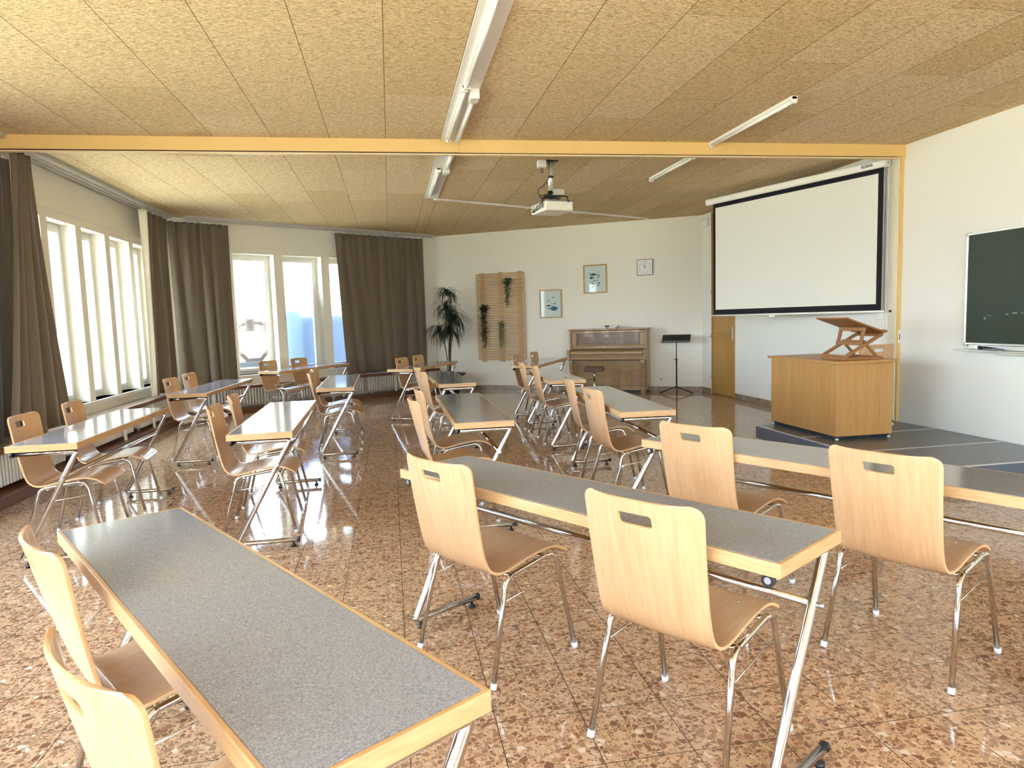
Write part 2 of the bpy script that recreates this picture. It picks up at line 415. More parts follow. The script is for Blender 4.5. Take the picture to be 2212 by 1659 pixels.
H = 3.09
AL, AR = -3.39, 5.44           # left / right wall planes
BF = -3.4                       # wall behind the camera
K = Vector((.940, 13.965)); A = Vector((AL, 11.112)); J = Vector((AR, 11.274))
dB = (K-A).normalized(); angB = math.atan2(dB.y, dB.x)           # back-left wall direction
dP = (J-K).normalized(); angP = math.atan2(dP.y, dP.x)           # piano wall direction

# ------------------------------------------------------------------ room shell
bm = BM()
poly = [(AL,BF),(AR,BF),(AR,J.y),(K.x,K.y),(A.x,A.y)]
ctr = Vector((1,6)); pp = [tuple(Vector(p)+(Vector(p)-ctr).normalized()*.5) for p in poly]
prism(bm, pp, -.2, 0); struct('floor', bm, 'floor')
bm = BM(); prism(bm, pp, H, H+.25); struct('ceiling', bm, 'ceiling')

def wall(name, P0, P1, z0, z1, th, openings, mat, ext0=0., ext1=0.):
    """local frame: x along P0->P1, y outward (left-hand side); interior face at y=0"""
    P0, P1 = Vector(P0), Vector(P1); L = (P1-P0).length
    us = sorted({-ext0, L+ext1, *[v for o in openings for v in o[:2]]}); zs = sorted({z0, z1, *[v for o in openings for v in o[2:]]})
    def isopen(i, j):
        if i < 0 or j < 0 or i >= len(us)-1 or j >= len(zs)-1: return True
        u, z = (us[i]+us[i+1])/2, (zs[j]+zs[j+1])/2
        return any(o[0] < u < o[1] and o[2] < z < o[3] for o in openings)
    bm = BM(); V = {}
    def v(i, j, k):
        if (i,j,k) not in V: V[(i,j,k)] = bm.verts.new((us[i], k*th, zs[j]))
        return V[(i,j,k)]
    for i in range(len(us)-1):
        for j in range(len(zs)-1):
            if isopen(i, j): continue
            bm.faces.new((v(i,j,0), v(i+1,j,0), v(i+1,j+1,0), v(i,j+1,0)))
            bm.faces.new((v(i,j,1), v(i,j+1,1), v(i+1,j+1,1), v(i+1,j,1)))
            if isopen(i-1, j): bm.faces.new((v(i,j,0), v(i,j+1,0), v(i,j+1,1), v(i,j,1)))
            if isopen(i+1, j): bm.faces.new((v(i+1,j,0), v(i+1,j,1), v(i+1,j+1,1), v(i+1,j+1,0)))
            if isopen(i, j-1): bm.faces.new((v(i,j,0), v(i,j,1), v(i+1,j,1), v(i+1,j,0)))
            if isopen(i, j+1): bm.faces.new((v(i,j+1,0), v(i+1,j+1,0), v(i+1,j+1,1), v(i,j+1,1)))
    d = (P1-P0).normalized()
    return struct(name, bm, mat, (P0.x, P0.y, 0), math.atan2(d.y, d.x))

# left wall: interior on its right-hand side when walking +Y, so outward (left) = local +Y
ZS, ZT = .60, 2.57
wb = [6.967+.787*k for k in range(-12, 5)]
wb = [b for b in wb if not (6.0 < b < 6.5) and b > -3.0]
Lw = [(b-BF, b-BF+.643, ZS, ZT) for b in wb]
wall('wall_left', (AL,BF), (AL,A.y), 0, H, .34, Lw, 'wall', ext0=.3, ext1=.1)
# back-left wall
uB = lambda u: (K-A).length - .1246 + u          # u is measured from the point B used in the survey
Bo = [(uB(-3.958)-.0, uB(-3.252), .60, 2.585), (uB(-3.10), uB(-2.379), .60, 2.585), (uB(-2.225), uB(-1.50), .60, 2.585), (uB(-1.35), uB(-.63), .60, 2.585), (uB(-4.85), uB(-4.13), .60, 2.585)]
wall('wall_back_left', A, K, 0, H, .34, Bo, 'wall', ext0=.1, ext1=.25)
wall('wall_back', K, J, 0, H, .3, [], 'wall', ext0=.15, ext1=.1)
door0, door1 = 10.11, 10.92
wall('wall_right', (AR,J.y), (AR,BF), 0, H, .3, [(J.y-door1, J.y-door0, 0, H-.005)], 'wall_cool', ext0=.1, ext1=.3)
Fo = [(.35+1.25*k, .35+1.25*k+1.0, .7, 2.7) for k in range(7)]
wall('wall_front', (AR,BF), (AL,BF), 0, H, .3, Fo, 'wall', ext0=.3, ext1=.3)

# ledge line above the window strips and the sill boards
bm = BM(); box(bm, AL-.001, AL+.012, 6.76, A.y, 2.655, 2.68, .003); struct('trim_1', bm, 'wall')
bm = BM(); box(bm, AL-.33, AL+.03, 4.3, A.y-.02, .555, .60, .004); struct('trim_2', bm, 'frame_white')
def wloc(P, ang):  # matrix-like placement of a local (u, inward) frame
    return (P.x, P.y, 0), ang
LB = (K-A).length
bm = BM(); box(bm, 0, LB-.1, -.012, .0, 2.665, 2.69, .003); struct('trim_3', bm, 'wall', *wloc(A, angB))
bm = BM(); box(bm, .05, LB-.35, -.03, .32, .555, .60, .004); struct('trim_4', bm, 'frame_white', *wloc(A, angB))
# red-brown plinth under benches
bm = BM(); box(bm, AL, AL+.30, BF, A.y+.1, 0, .10, .004); struct('trim_5', bm, 'plinth')
bm = BM(); box(bm, .0, LB-.0, -.30, 0, 0, .09, .004); struct('trim_6', bm, 'plinth', *wloc(A, angB))
# marble skirting
bm = BM(); box(bm, .05, (J-K).length, -.015, 0, 0, .085, .002); struct('baseboard_back', bm, 'marble', (K.x,K.y,0), angP)
bm = BM(); box(bm, AR-.015, AR, door1+.02, J.y, 0, .085, .002); box(bm, AR-.015, AR, 6.8, door0-.02, 0, .085, .002); struct('baseboard_right', bm, 'marble')

# windows -----------------------------------------------------------------
wn = [0]
def window(P, ang, w, z0, z1, y0, film=None, light_strip=True):
    """P world xy of the opening's left jamb at the interior face; local x along wall, y outward"""
    wn[0] += 1
    root = struct_empty('window_%d' % wn[0], (P[0], P[1], 0), ang)
    f = BM(); o = .05
    for (a, b, c, d) in ((0, o, z0, z1), (w-o, w, z0, z1), (o, w-o, z0, z0+o), (o, w-o, z1-o, z1)):
        box(f, a, b, y0, y0+.07, c, d, .004)
    obj('window_frame', f, 'frame_white', root)
    s = BM(); i = o+.002; t = .045
    x0, x1, c0, c1 = i, w-i, z0+i, z1-i
    for (a, b, c, d) in ((x0, x0+t, c0, c1), (x1-t, x1, c0, c1), (x0+t, x1-t, c0, c0+t), (x0+t, x1-t, c1-t, c1)):
        box(s, a, b, y0-.02, y0+.045, c, d, .006)
    obj('sash', s, 'frame_white', root)
    g = BM(); box(g, x0+t, x1-t, y0+.012, y0+.016, c0+t, c1-t); obj('window_pane', g, 'glass', root)
    if film:
        g = BM(); box(g, x0+t, x1-t, y0+.008, y0+.0095, c0+t, film); obj('frosted_film', g, 'frost', root, 'frosted privacy film on the lower pane')
    return root
for b in wb: window((AL, b), PI/2, .643, ZS, ZT, .16)
for k, o in enumerate(Bo):
    P = A + dB*o[0]
    window(P, angB, o[1]-o[0], o[2], o[3], .20, film=(2.02 if k in (1, 2, 3) else None))
for o in Fo:
    P = Vector((AR-o[0], BF)); window(P, PI, o[1]-o[0], o[2], o[3], .12)
# notice taped to the first back-left window
P = A + dB*uB(-3.721) + Vector((-dB.y, dB.x))*.195
n = thing('notice_sheet', 'printed notice sheet taped inside the clear window pane behind the table', 'notice', (P.x, P.y, 0), angB)
bm = BM(); box(bm, 0, .15, 0, .0006, 1.315, 1.527); obj('paper', bm, 'paper', n)
bm = BM()
for k, (a, b) in enumerate(((.05,.10),(.03,.125),(.025,.12),(.02,.13),(.03,.12),(.03,.125),(.03,.12),(.05,.11),(.055,.10))):
    z = 1.497-.019*k; box(bm, a, b, -.0008, 0, z-.003, z+.003)
obj('printed_lines', bm, 'blue_ink', n)

# door --------------------------------------------------------------------
d = struct_empty('door_1', (AR, door0, 0))
bm = BM(); box(bm, .012, .05, .022, .79, .006, 2.02, .003); lf = obj('door_leaf', bm, 'door', d)
bm = BM(); box(bm, .012, .05, .022, .79, 2.032, H-.03, .003); obj('transom_panel', bm, 'door', d)
bm = BM(); box(bm, -.006, .06, 0, .02, 0, H-.012, .002); box(bm, -.006, .06, .792, .81, 0, H-.012, .002); box(bm, .0, .06, .02, .792, 2.021, 2.031); box(bm, -.006, .06, .02, .792, H-.029, H-.012); obj('door_frame', bm, 'door', d)
bm = BM(); box(bm, .004, .012, .10, .135, .93, 1.17, .003); tube(bm, fillet([(.008,.118,1.06),(-.035,.118,1.06),(-.035,.24,1.06)], .015), .008); obj('door_handle', bm, 'steel', lf)
bm = BM()
for z in (.3, 1.0, 1.75): cyl(bm, (-.012,.802,z-.035), (-.012,.802,z+.035), .009)
obj('hinge', bm, 'steel', d)
bm = BM(); box(bm, .06, .4, -.1, .9, -.01, H); bm2 = bm; o_ = obj('wall_hallway', bm2, 'wall'); o_['kind'] = 'structure'; o_.location = (AR+.02, door0, 0)

# beam with partition track and jamb ----------------------------------------
BA = math.atan2(-.13, AR-AL); BLn = math.hypot(AR-AL, .13)
bm = BM(); box(bm, 0, 4.11, 0, .05, 2.972, H+.01); box(bm, 4.112, BLn, -.001, .05, 2.969, H+.01); struct('trim_7', bm, 'beam', (AL, 6.63, 0), BA)
bm = BM(); box(bm, 0, BLn-.1, .008, .042, 2.962, 2.972); struct('trim_8', bm, 'dark_gap', (AL, 6.63, 0), BA)
bm = BM(); box(bm, 0, BLn-.055, .002, .05, 2.948, 2.962, .003); struct('trim_9', bm, 'cream', (AL, 6.63, 0), BA)
bm = BM(); box(bm, AR-.030, AR, 6.515, 6.545, .15, 2.970, .003); struct('trim_10', bm, 'beam')
bm = BM(); box(bm, AR-.050, AR, 6.546, 6.60, 0.15, 2.946, .002); box(bm, AR-.014, AR, 6.60, 6.70, .15, 2.946, .002); struct('trim_11', bm, 'cream_panel')
lp = thing('strike_plate', 'white lock strike plate screwed to the ochre partition post', 'lock plate', (AR-.016, 6.5135, 0))
bm = BM(); box(bm, -.012, .012, -.0035, .001, 1.0, 1.14, .001); obj('plate', bm, 'white_pl', lp)
bm = BM(); box(bm, -.004, .004, -.005, -.0034, 1.035, 1.10); obj('latch_slot', bm, 'black', lp)
# surface conduits next to the post
cd = thing('cable_duct', 'pale vertical cable duct on the wall beside the ochre post', 'cable duct', (AR, 6.80, 0))
bm = BM(); box(bm, -.012, 0, 0, .035, .16, 3.05, .003); box(bm, -.010, 0, -.06, -.035, .16, 3.05, .003); box(bm, -.008, 0, -.035, 0, .2, .24); box(bm, -.008, 0, -.035, 0, 2.8, 2.84); obj('channel', bm, 'wall_cool', cd)
bm = BM(); box(bm, -.04, 0, -.035, .04, 1.26, 1.345, .006); obj('junction_box', bm, 'white_pl', cd)
kn = BM(); cyl(kn, (AR-.014,6.65,1.35), (AR-.03,6.65,1.35), .012); tag(obj('bell_button', kn, 'black'), 'small black round button on the wall between the duct and the post', 'button')

# stage -------------------------------------------------------------------
for i, (b0, b1, lab) in enumerate(((4.47,5.195,'grey stage deck nearest the camera, white metal edge along its front'),(5.20,5.965,'middle grey stage deck under the near half of the lectern'),(5.97,6.79,'rear grey stage deck under the far half of the lectern'))):
    s = thing('stage_deck', lab, 'stage', (3.9, b0, 0), 0, 'stage decks under the lectern')
    L = b1-b0; W = AR-.02-3.9
    bm = BM(); box(bm, 0, W, 0, L, .012, .144, .002); obj('deck_body', bm, 'stage_side', s)
    bm = BM(); box(bm, .012, W-.012, .012, L-.012, .144, .149); obj('deck_surface', bm, 'stage', s)
    bm = BM()
    for (a, b, c, e) in ((0,.012,0,L),(W-.012,W,0,L),(.012,W-.012,0,.012),(.012,W-.012,L-.012,L)): box(bm, a, b, c, e, .142, .151)
    obj('edge_trim', bm, 'alu', s)
    for x in (.1, W-.1):
        for y in (.1, L-.1):
            bm = BM(); cyl(bm, (x,y,0), (x,y,.0115), .02); obj('levelling_foot', bm, 'black', s)

# lectern -----------------------------------------------------------------
l = thing('lectern', 'golden oak lectern desk standing on the grey stage', 'lectern', (4.10, 5.70, .1515))
bm = BM(); box(bm, 0, .022, 0, 1.12, .035, .725, .003); obj('front_panel', bm, 'lectern', l)
for y in (.0, 1.098):
    bm = BM(); box(bm, .022, .59, y, y+.022, .035, .725, .003); obj('side_panel', bm, 'lectern', l)
bm = BM(); box(bm, -.03, .62, -.03, 1.15, .725, .75, .003); obj('desk_top', bm, 'lectern', l)
bm = BM(); box(bm, .022, .30, .022, 1.098, .60, .62); obj('shelf', bm, 'lectern', l)
bm = BM(); box(bm, .02, .57, .02, .045, 0, .036); box(bm, .02, .57, 1.075, 1.10, 0, .036); box(bm, .02, .045, .045, 1.075, 0, .036); obj('plinth', bm, 'black', l)
for y in (.02, 1.10):
    for x in (.02, .57):
        bm = BM(); cyl(bm, (x,y,0), (x,y,.014), .016); obj('glide', bm, 'clear_glide', l)

# adjustable book rest on the lectern
br = thing('book_rest', 'folding cherry-wood book rest with tilted board on top of the lectern', 'book rest', (4.23, 5.76, .9018))
def bar(bm, p0, p1, w, t, side=Vector((0,1,0))):
    p0, p1 = Vector(p0), Vector(p1); d = (p1-p0); L = d.length; x = d.normalized(); y = (side - x*side.dot(x)).normalized(); z = x.cross(y)
    m = Matrix((x, y, z)).transposed().to_4x4(); m.translation = p0
    box(bm, 0, L, -w/2, w/2, -t/2, t/2, .002, mtx=m)
WB = .37
bm = BM(); box(bm, 0, .40, 0, .025, 0, .025, .002); box(bm, 0, .40, WB-.025, WB, 0, .025, .002); box(bm, 0, .03, .025, WB-.025, 0, .025, .002); box(bm, .37, .40, .025, WB-.025, 0, .025, .002); box(bm, .03,.37,.025,WB-.025,.002,.008); obj('base_frame', bm, 'cherry', br)
bm = BM()                                      # lower hinged frame rising to the back
for y in (.012, WB-.012): bar(bm, (.01,y,.037), (.385,y,.235), .022, .03)
bar(bm, (.012,.0,.037), (.012,WB,.037), .03, .022, Vector((1,0,0))); bar(bm, (.38,.0,.232), (.38,WB,.232), .035, .022, Vector((1,0,.5)))
obj('hinged_frame', bm, 'cherry', br)
bm = BM()
for y in (.03, WB-.03): bar(bm, (.345,y,.03), (.215,y,.165), .022, .022)
bar(bm, (.215,.02,.165), (.215,WB-.02,.165), .022, .035, Vector((1,0,0)))
obj('prop_frame', bm, 'cherry', br)
bm = BM()
for y in (.02, WB-.02): bar(bm, (.165,y,.14), (.205,y,.305), .03, .022)
bar(bm, (.168,.0,.152), (.168,WB,.152), .022, .035, Vector((1,0,0))); bar(bm, (.20,.0,.288), (.20,WB,.288), .022, .035, Vector((1,0,0)))
obj('upper_prop', bm, 'cherry', br)
bm = BM(); bar(bm, (-.03,WB/2,.402), (.385,WB/2,.255), WB+.10, .014, Vector((0,1,0))); obj('reading_board', bm, 'cherry', br)
bm = BM(); bar(bm, (.385,-.05,.268), (.385,WB+.05,.268), .03, .018, Vector((1,0,-.3))); obj('page_ledge', bm, 'cherry', br)

# ------------------------------------------------------------------ chair
PROF = [(-.322,.862),(-.318,.850),(-.306,.80),(-.290,.73),(-.270,.65),(-.248,.57),(-.230,.51),(-.212,.465),(-.190,.432),(-.160,.411),(-.120,.405),(-.06,.414),(0,.430),(.06,.443),(.11,.450),(.15,.449),(.185,.440),(.215,.425),(.238,.408),(.246,.400)]
def smooth_path(P, step):
    pts = [Vector((0, y, z)) for y, z in P]; out = []
    for i in range(len(pts)-1):
        p0 = pts[max(i-1,0)]; p1 = pts[i]; p2 = pts[i+1]; p3 = pts[min(i+2,len(pts)-1)]
        n = max(2, int((p2-p1).length/step))
        for k in range(n):
            t = k/n
            out.append(.5*((2*p1)+(-p0+p2)*t+(2*p0-5*p1+4*p2-p3)*t*t+(-p0+3*p1-3*p2+p3)*t**3))
    out.append(pts[-1]); return out
def chair_shell():
    path = smooth_path(PROF, .0035)
    s = [0]
    for i in range(1, len(path)): s.append(s[-1]+(path[i]-path[i-1]).length)
    L = s[-1]
    def interp(v):
        for i in range(len(s)-1):
            if s[i+1] >= v: t = (v-s[i])/(s[i+1]-s[i]); return path[i].lerp(path[i+1], t)
        return path[-1]
    # stations: fine near both rounded ends, exact at the slot edges
    st = [0,.002,.005,.009,.014,.020,.027,.036,.042,.048,.055,.066,.074,.081,.088]
    v = .105
    while v < L-.04: st.append(v); v += .022
    st += [L-.034,L-.026,L-.018,L-.012,L-.007,L-.003,L]
    sx0, sx1 = .057, .050
    bm = BM(); uvl = bm.loops.layers.uv.new('UVMap')
    rows = []
    for v in st:
        p = interp(v)
        f = v/L
        hw = .205 - .010*min(1, v/.33)          # narrower at the waist
        if v > .42: hw = .195 + .005*min(1, (v-.42)/.15)
        if v < .036: hw -= .036 - math.sqrt(max(0, .036**2-(.036-v)**2))
        if L-v < .026: hw -= .026 - math.sqrt(max(0, .026**2-(.026-(L-v))**2))
        ts = [-1,-.86,-.66,-.45,-sx0/hw,-sx1/hw,-.12,.12,sx1/hw,sx0/hw,.45,.66,.86,1]
        row = []
        curv = .045*max(0, 1-v/.44)**.9
        dish = .012*math.exp(-((v-.58)/.14)**2)
        for t in ts:
            x = t*hw
            y = p.y + curv*(t*t) * (hw/.2); z = p.z + dish*(t*t) - .018*max(0,1-v/.10)*(0)
            row.append((bm.verts.new((x, y, z)), (x+.2, v)))
        rows.append(row)
    i0, i1 = st.index(.042), st.index(.081)
    for i in range(len(rows)-1):
        for k in range(len(rows[0])-1):
            if i0 <= i < i1 and 4 <= k < 9:
                corner = (i in (i0, i1-1)) and (k in (4, 8))
                if not corner:
                    continue
                # rounded slot corners: keep only the outer triangle
                a, b, c, d2 = rows[i][k], rows[i][k+1], rows[i+1][k+1], rows[i+1][k]
                if i == i0 and k == 4: q = (a, b, d2)
                elif i == i0: q = (a, b, c)
                elif k == 4: q = (a, c, d2)
                else: q = (b, c, d2)
            else:
                q = (rows[i][k], rows[i][k+1], rows[i+1][k+1], rows[i+1][k])
            f = bm.faces.new([w[0] for w in q]); f.smooth = True
            for lp_, w in zip(f.loops, q): lp_[uvl].uv = w[1]
    bmesh.ops.recalc_face_normals(bm, faces=bm.faces)
    me = bpy.data.meshes.new('tmp'); bm.to_mesh(me); bm.free()
    me.materials.append(M['beech']); me.materials.append(M['beech_edge'])
    o = bpy.data.objects.new('tmp', me); COL.objects.link(o)
    m = o.modifiers.new('s', 'SOLIDIFY'); m.thickness = .010; m.offset = 0; m.use_rim = True; m.material_offset_rim = 1; m.use_even_offset = True
    b = o.modifiers.new('b', 'BEVEL'); b.width = .0022; b.segments = 2; b.limit_method = 'ANGLE'; b.angle_limit = R(50); b.harden_normals = False
    dg = bpy.context.evaluated_depsgraph_get(); me2 = bpy.data.meshes.new_from_object(o.evaluated_get(dg)); me2.name = 'seat_shell'
    bpy.data.objects.remove(o); return me2
SHELL = chair_shell()
def make_chair(label, loc, rz, group):
    t = thing('stacking_chair', label, 'chair', loc, rz, group)
    sh = bpy.data.objects.new('seat_shell', SHELL); COL.objects.link(sh); sh.parent = t
    for sx in (-1, 1):
        X0, X1 = .236*sx, .216*sx
        full = fillet([(X0,-.231,.006),(X1,-.130,.402),(X1,.140,.440),(X0,.231,.006)], .065, 8)
        n = len(full)
        a = full[:9]; b = full[8:n-8]; c = full[n-9:]
        r = .0102
        for nm, seg in (('leg', a), ('side_rail', b), ('leg', c)):
            bm = BM(); tube(bm, seg, r, 12, cap=(nm == 'leg')); part = obj(nm, bm, 'chrome', t)
            if nm == 'leg':
                foot = seg[0] if seg is a else seg[-1]; nx = seg[1] if seg is a else seg[-2]
                dd = (nx-foot).normalized()
                bm = BM(); cyl(bm, foot-dd*.006+Vector((0,0,.001)), foot+dd*.018, .0128, 12); obj('glide', bm, 'clear_glide', part, 'pale plastic glide')
        bm = BM()
        xw = X1+(X0-X1)*.18
        tube(bm, [(xw,-.135,.312),(xw,.140,.345)], .0028, 8); obj('side_wire', bm, 'chrome', t)
    for y, z in ((-.085,.396),(.095,.427)):
        bm = BM(); tube(bm, fillet([(-.214,y,z+.004),(-.17,y,z-.006),(.17,y,z-.006),(.214,y,z+.004)], .03), .0085, 10)
        obj('cross_bar', bm, 'chrome', t)
    for x in (-.12,.12):
        for y, z in ((-.105,.4125),(.10,.456)):
            bm = BM(); cyl(bm, (x,y,z-.002), (x,y,z+.0008), .0055, 12); obj('seat_screw', bm, 'steel', sh)
    return t

# ------------------------------------------------------------------ table
TL, TW, TZ = 1.752, .388, .74
def make_table(label, loc, rz, group):
    """local x along the length (u), local y = -v: chairs sit on +y"""
    t = thing('folding_table', label, 'table', loc, rz, group)
    hL, hW = TL/2, TW/2; e = .013; th = .040
    bm = BM(); box(bm, -hL+e, hL-e, -hW+e, hW-e, TZ-th+.004, TZ+.0006); obj('laminate_top', bm, 'laminate', t)
    bm = BM()
    box(bm, -hL, hL, -hW, -hW+e, TZ-th, TZ, .0025); obj('long_edging', bm, 'oak', t)
    bm = BM(); box(bm, -hL, hL, hW-e, hW, TZ-th, TZ, .0025); obj('long_edging', bm, 'oak', t)
    bm = BM(); box(bm, -hL+e, hL-e, -hW+e, hW-e, TZ-th, TZ-th+.004); obj('underside_board', bm, 'oak', t)
    bm = BM(); box(bm, -hL-.0005, -hL+e, -hW+.001, hW-.001, TZ-th+.0003, TZ-.0003, .0025); obj('end_edging', bm, 'oak_x', t)
    bm = BM(); box(bm, hL-e, hL+.0005, -hW+.001, hW-.001, TZ-th+.0003, TZ-.0003, .0025); obj('end_edging', bm, 'oak_x', t)
    r = .0155
    for su in (-1, 1):
        u = su*(hL-.040)
        bm = BM(); tube(bm, fillet([(u,.172,TZ-th-r-.001),(u,-.172,TZ-th-r-.001),(u,.178,.044),(u,-.186,.044)], .012, 4), r, 12)
        leg = obj('leg', bm, 'chrome', t)
        bm = BM(); cyl(bm, (u,.1825,TZ-th-r-.001), (u,.1835,TZ-th-r-.001), r*.62, 14); obj('cap_disc', bm, 'steel', leg, 'metal disc in the cap')
        bm = BM(); cyl(bm, (u,.168,TZ-th-r-.001), (u,.1825,TZ-th-r-.001), r+.003, 14); obj('end_cap', bm, 'black', leg, 'black plastic end cap')
        bm = BM(); cyl(bm, (u,-.184,.044), (u,-.196,.044), r+.0015, 14); obj('end_cap', bm, 'black', leg, 'black plastic end cap')
        for y in (.145,-.155):
            bm = BM(); lathe(bm, [(.017,0),(.017,.012),(.007,.013),(.007,.032)], 16); o_ = obj('levelling_foot', bm, 'black', leg, 'black levelling foot'); o_.location = (u, y, 0)
        bm = BM(); cyl(bm, (u+su*.013,-.092,.536), (u+su*.036,-.092,.536), .009, 14); obj('bolt', bm, 'steel', leg)
    bm = BM(); tube(bm, [(-hL+.045,-.092,.536),(hL-.045,-.092,.536)], .0135, 12); obj('stretcher', bm, 'chrome', t)
    return t

TABS = {
 1:((-.483,1.773,122.05),'nearest grey linen-topped table, running off the lower left corner'),
 2:((-2.053,5.229,90.44),'grey glossy table close to the slatted window bench on the left, reflecting the windows'),
 3:((-1.991,8.146,86.33),'grey table in front of the dark curtain corner, left rear'),
 4:((-.836,5.197,91.1),'grey table glaring white with window light, left of the middle aisle'),
 5:((-.595,8.046,90.55),'grey table directly behind the white-glaring one, before the back radiators'),
 6:((-1.317,11.046,59.05),'far table standing in front of the clear and frosted windows'),
 7:((.493,10.335,63.64),'far table in front of the spiky potted plant'),
 8:((.625,7.89,92.47),'dark reflecting table mirroring the spiky plant, in front of the far one'),
 9:((.565,5.145,90.28),'dark grey table right of the middle aisle, just beyond the large foreground table'),
 10:((.649,2.389,122.64),'large foreground grey table with two chairs facing away'),
 11:((1.862,2.673,118.71),'grey table running off the right edge in front of the stage'),
 12:((1.746,5.21,86.92),'matt grey-green table left of the lectern'),
 13:((1.835,7.695,87.16),'grey-green table in front of the piano stool, beyond the one left of the lectern'),
 14:((2.228,10.017,62.22),'farthest right table beside the piano and wooden trellis'),
}
tproto = None
for k, ((x, y, th), lab) in TABS.items():
    # +u direction = th ; chairs on -v side = left of u -> local +y
    if tproto is None: tproto = make_table(lab, (x,y,0), R(th), 'folding seminar tables')
    else: dup(tproto, (x,y,0), R(th), lab)

CH = {
 '1a':(-.681,2.06,33.9,'upper of the two pale beech chairs at the nearest table, lower left'),
 '1b':(-.295,1.345,39.2,'lower of two pale beech chairs at the nearest table, cut by the bottom edge'),
 '2a':(-2.119,4.919,1.8,'beech chair at the left edge of the picture, near end of the window-reflecting table'),
 '2b':(-2.132,5.658,4.5,'beech chair at the far end of the window-reflecting table, backed by the slatted bench'),
 '3a':(-2.097,7.86,-3.0,'left one of the two beech chairs by the dark curtain corner'),
 '3b':(-2.119,8.62,-5.1,'right one of the two beech chairs by the dark curtain corner'),
 '4a':(-.924,4.884,2.1,'nearer beech chair at the white-glaring table'),
 '4b':(-.958,5.626,4.3,'farther beech chair at the white-glaring table'),
 '5a':(-.606,7.785,1.2,'nearer beech chair at the table behind the white-glaring one'),
 '5b':(-.645,8.518,-.8,'farther beech chair at the table behind the white-glaring one'),
 '6a':(-1.65,10.813,-30.5,'beech chair in front of the clear window with the paper notice'),
 '6b':(-1.265,11.403,-30.9,'beech chair in front of the frosted window'),
 '7a':(.391,10.166,-26.7,'left one of two far chairs in front of the hanging curtain by the plant'),
 '7b':(.659,10.723,-25.0,'right one of two far chairs, next to the spiky plant'),
 '8a':(.606,7.336,5.1,'nearer chair at the table mirroring the plant'),
 '8b':(.574,8.069,6.3,'farther chair at the table mirroring the plant'),
 '9a':(.419,4.721,6.1,'nearer chair at the dark table right of the aisle, just above the foreground table'),
 '9b':(.485,5.391,4.5,'farther chair at the dark table right of the aisle'),
 '10a':(.385,2.745,33.1,'left one of the two large beech chairs at the foreground table'),
 '10b':(.919,2.007,35.7,'right one of the two large beech chairs at the foreground table, nearest of all'),
 '11a':(1.650,3.155,29.8,'beech chair with wavy grain at the left end of the table before the stage'),
 '11b':(2.02,2.33,27.3,'large beech chair at the right edge of the picture before the stage'),
 '12a':(1.725,4.83,3.,'nearer chair at the matt table left of the lectern'),
 '12b':(1.787,5.66,-6.2,'farther chair at the matt table left of the lectern'),
 '13a':(1.857,7.406,-3.1,'nearer chair at the grey-green table in front of the piano stool'),
 '13b':(1.828,8.025,-2.7,'farther chair at the grey-green table in front of the piano stool'),
 '14a':(2.022,9.519,-26.7,'left chair at the table under the wooden trellis'),
 '14b':(2.44,10.29,-29.0,'right chair at the table under the trellis, beside the piano'),
}
cproto = None
for k, (x, y, th, lab) in CH.items():
    rz = R(th-90)            # local +Y is forward
    if cproto is None: cproto = make_chair(lab, (x,y,0), rz, 'beech stacking chairs at the tables')
    else: dup(cproto, (x,y,0), rz, lab)
dup(cproto, (4.935, 6.51, .1525), 0, 'beech chair standing on the stage behind the lectern')

# ------------------------------------------------------------------ benches and radiators under the windows
def bench(L, loc, rz, label, legs):
    """local x along the wall, y = toward the room (negative outward); local -y is the room"""
    b = thing('slatted_bench', label, 'bench', loc, rz)
    bm = BM()
    for k in range(5): box(bm, 0, L, -.235+.047*k, -.235+.047*k+.026, .445, .470, .003)
    obj('slats', bm, 'bench_slat', b)
    bm = BM(); box(bm, 0, L, -.268, -.243, .425, .472, .003); obj('front_board', bm, 'brown_board', b)
    for x in legs:
        bm = BM(); box(bm, x-.016, x+.016, -.262, -.235, .10, .43, .003); box(bm, x-.016, x+.016, -.235, -.01, .40, .425, .003); obj('leg', bm, 'white_met', b)
    return b
# left wall: x runs +Y (rz=90deg): local +y = -X = outward
bench(10.6, (AL, .35, .0), PI/2, 'long slatted wood bench under the left windows', [.2+1.0*k+.08 for k in range(11)])
bb = bench(LB-.5, (A.x+dB.x*.33, A.y+dB.y*.33, -.02), angB, 'brown-edged slatted bench under the back windows and curtains', [.25+1.13*k for k in range(5)])
def radiator(L, loc, rz, label, valve=False):
    r = thing('radiator', label, 'radiator', loc, rz, 'ribbed radiators under the benches')
    bm = BM(); n = int(L/.05)
    for k in range(n):
        x = k*.05
        box(bm, x+.011, x+.039, -.20, -.06, .14, .405, .010)
    obj('ribs', bm, 'radiator', r)
    bm = BM(); tube(bm, [(0,-.125,.17),(L,-.125,.17)], .02, 8); tube(bm, [(0,-.125,.375),(L,-.125,.375)], .02, 8); obj('header_pipes', bm, 'radiator', r)
    bm = BM()
    for x in (.12, L-.12): box(bm, x-.012, x+.012, -.10, -.005, .20, .24)
    box(bm, .1, .13, -.14, -.11, .09, .14); box(bm, L-.13, L-.1, -.14, -.11, .09, .14)
    obj('bracket', bm, 'radiator', r)
    if valve:
        bm = BM(); box(bm, -.26, -.02, -.20, -.05, .16, .40, .02); obj('valve_cover', bm, 'white_pl', r, 'white plastic valve cover')
        bm = BM(); cyl(bm, (-.02,-.13,.19), (.0,-.13,.19), .022); obj('valve', bm, 'steel', r)
    return r
ll = [(3.0,'ribbed radiator under the left bench beside the lower left chair'),(7.0,'ribbed radiator in the middle under the left bench'),(9.0,'ribbed radiator at the curtain corner end of the left bench')]
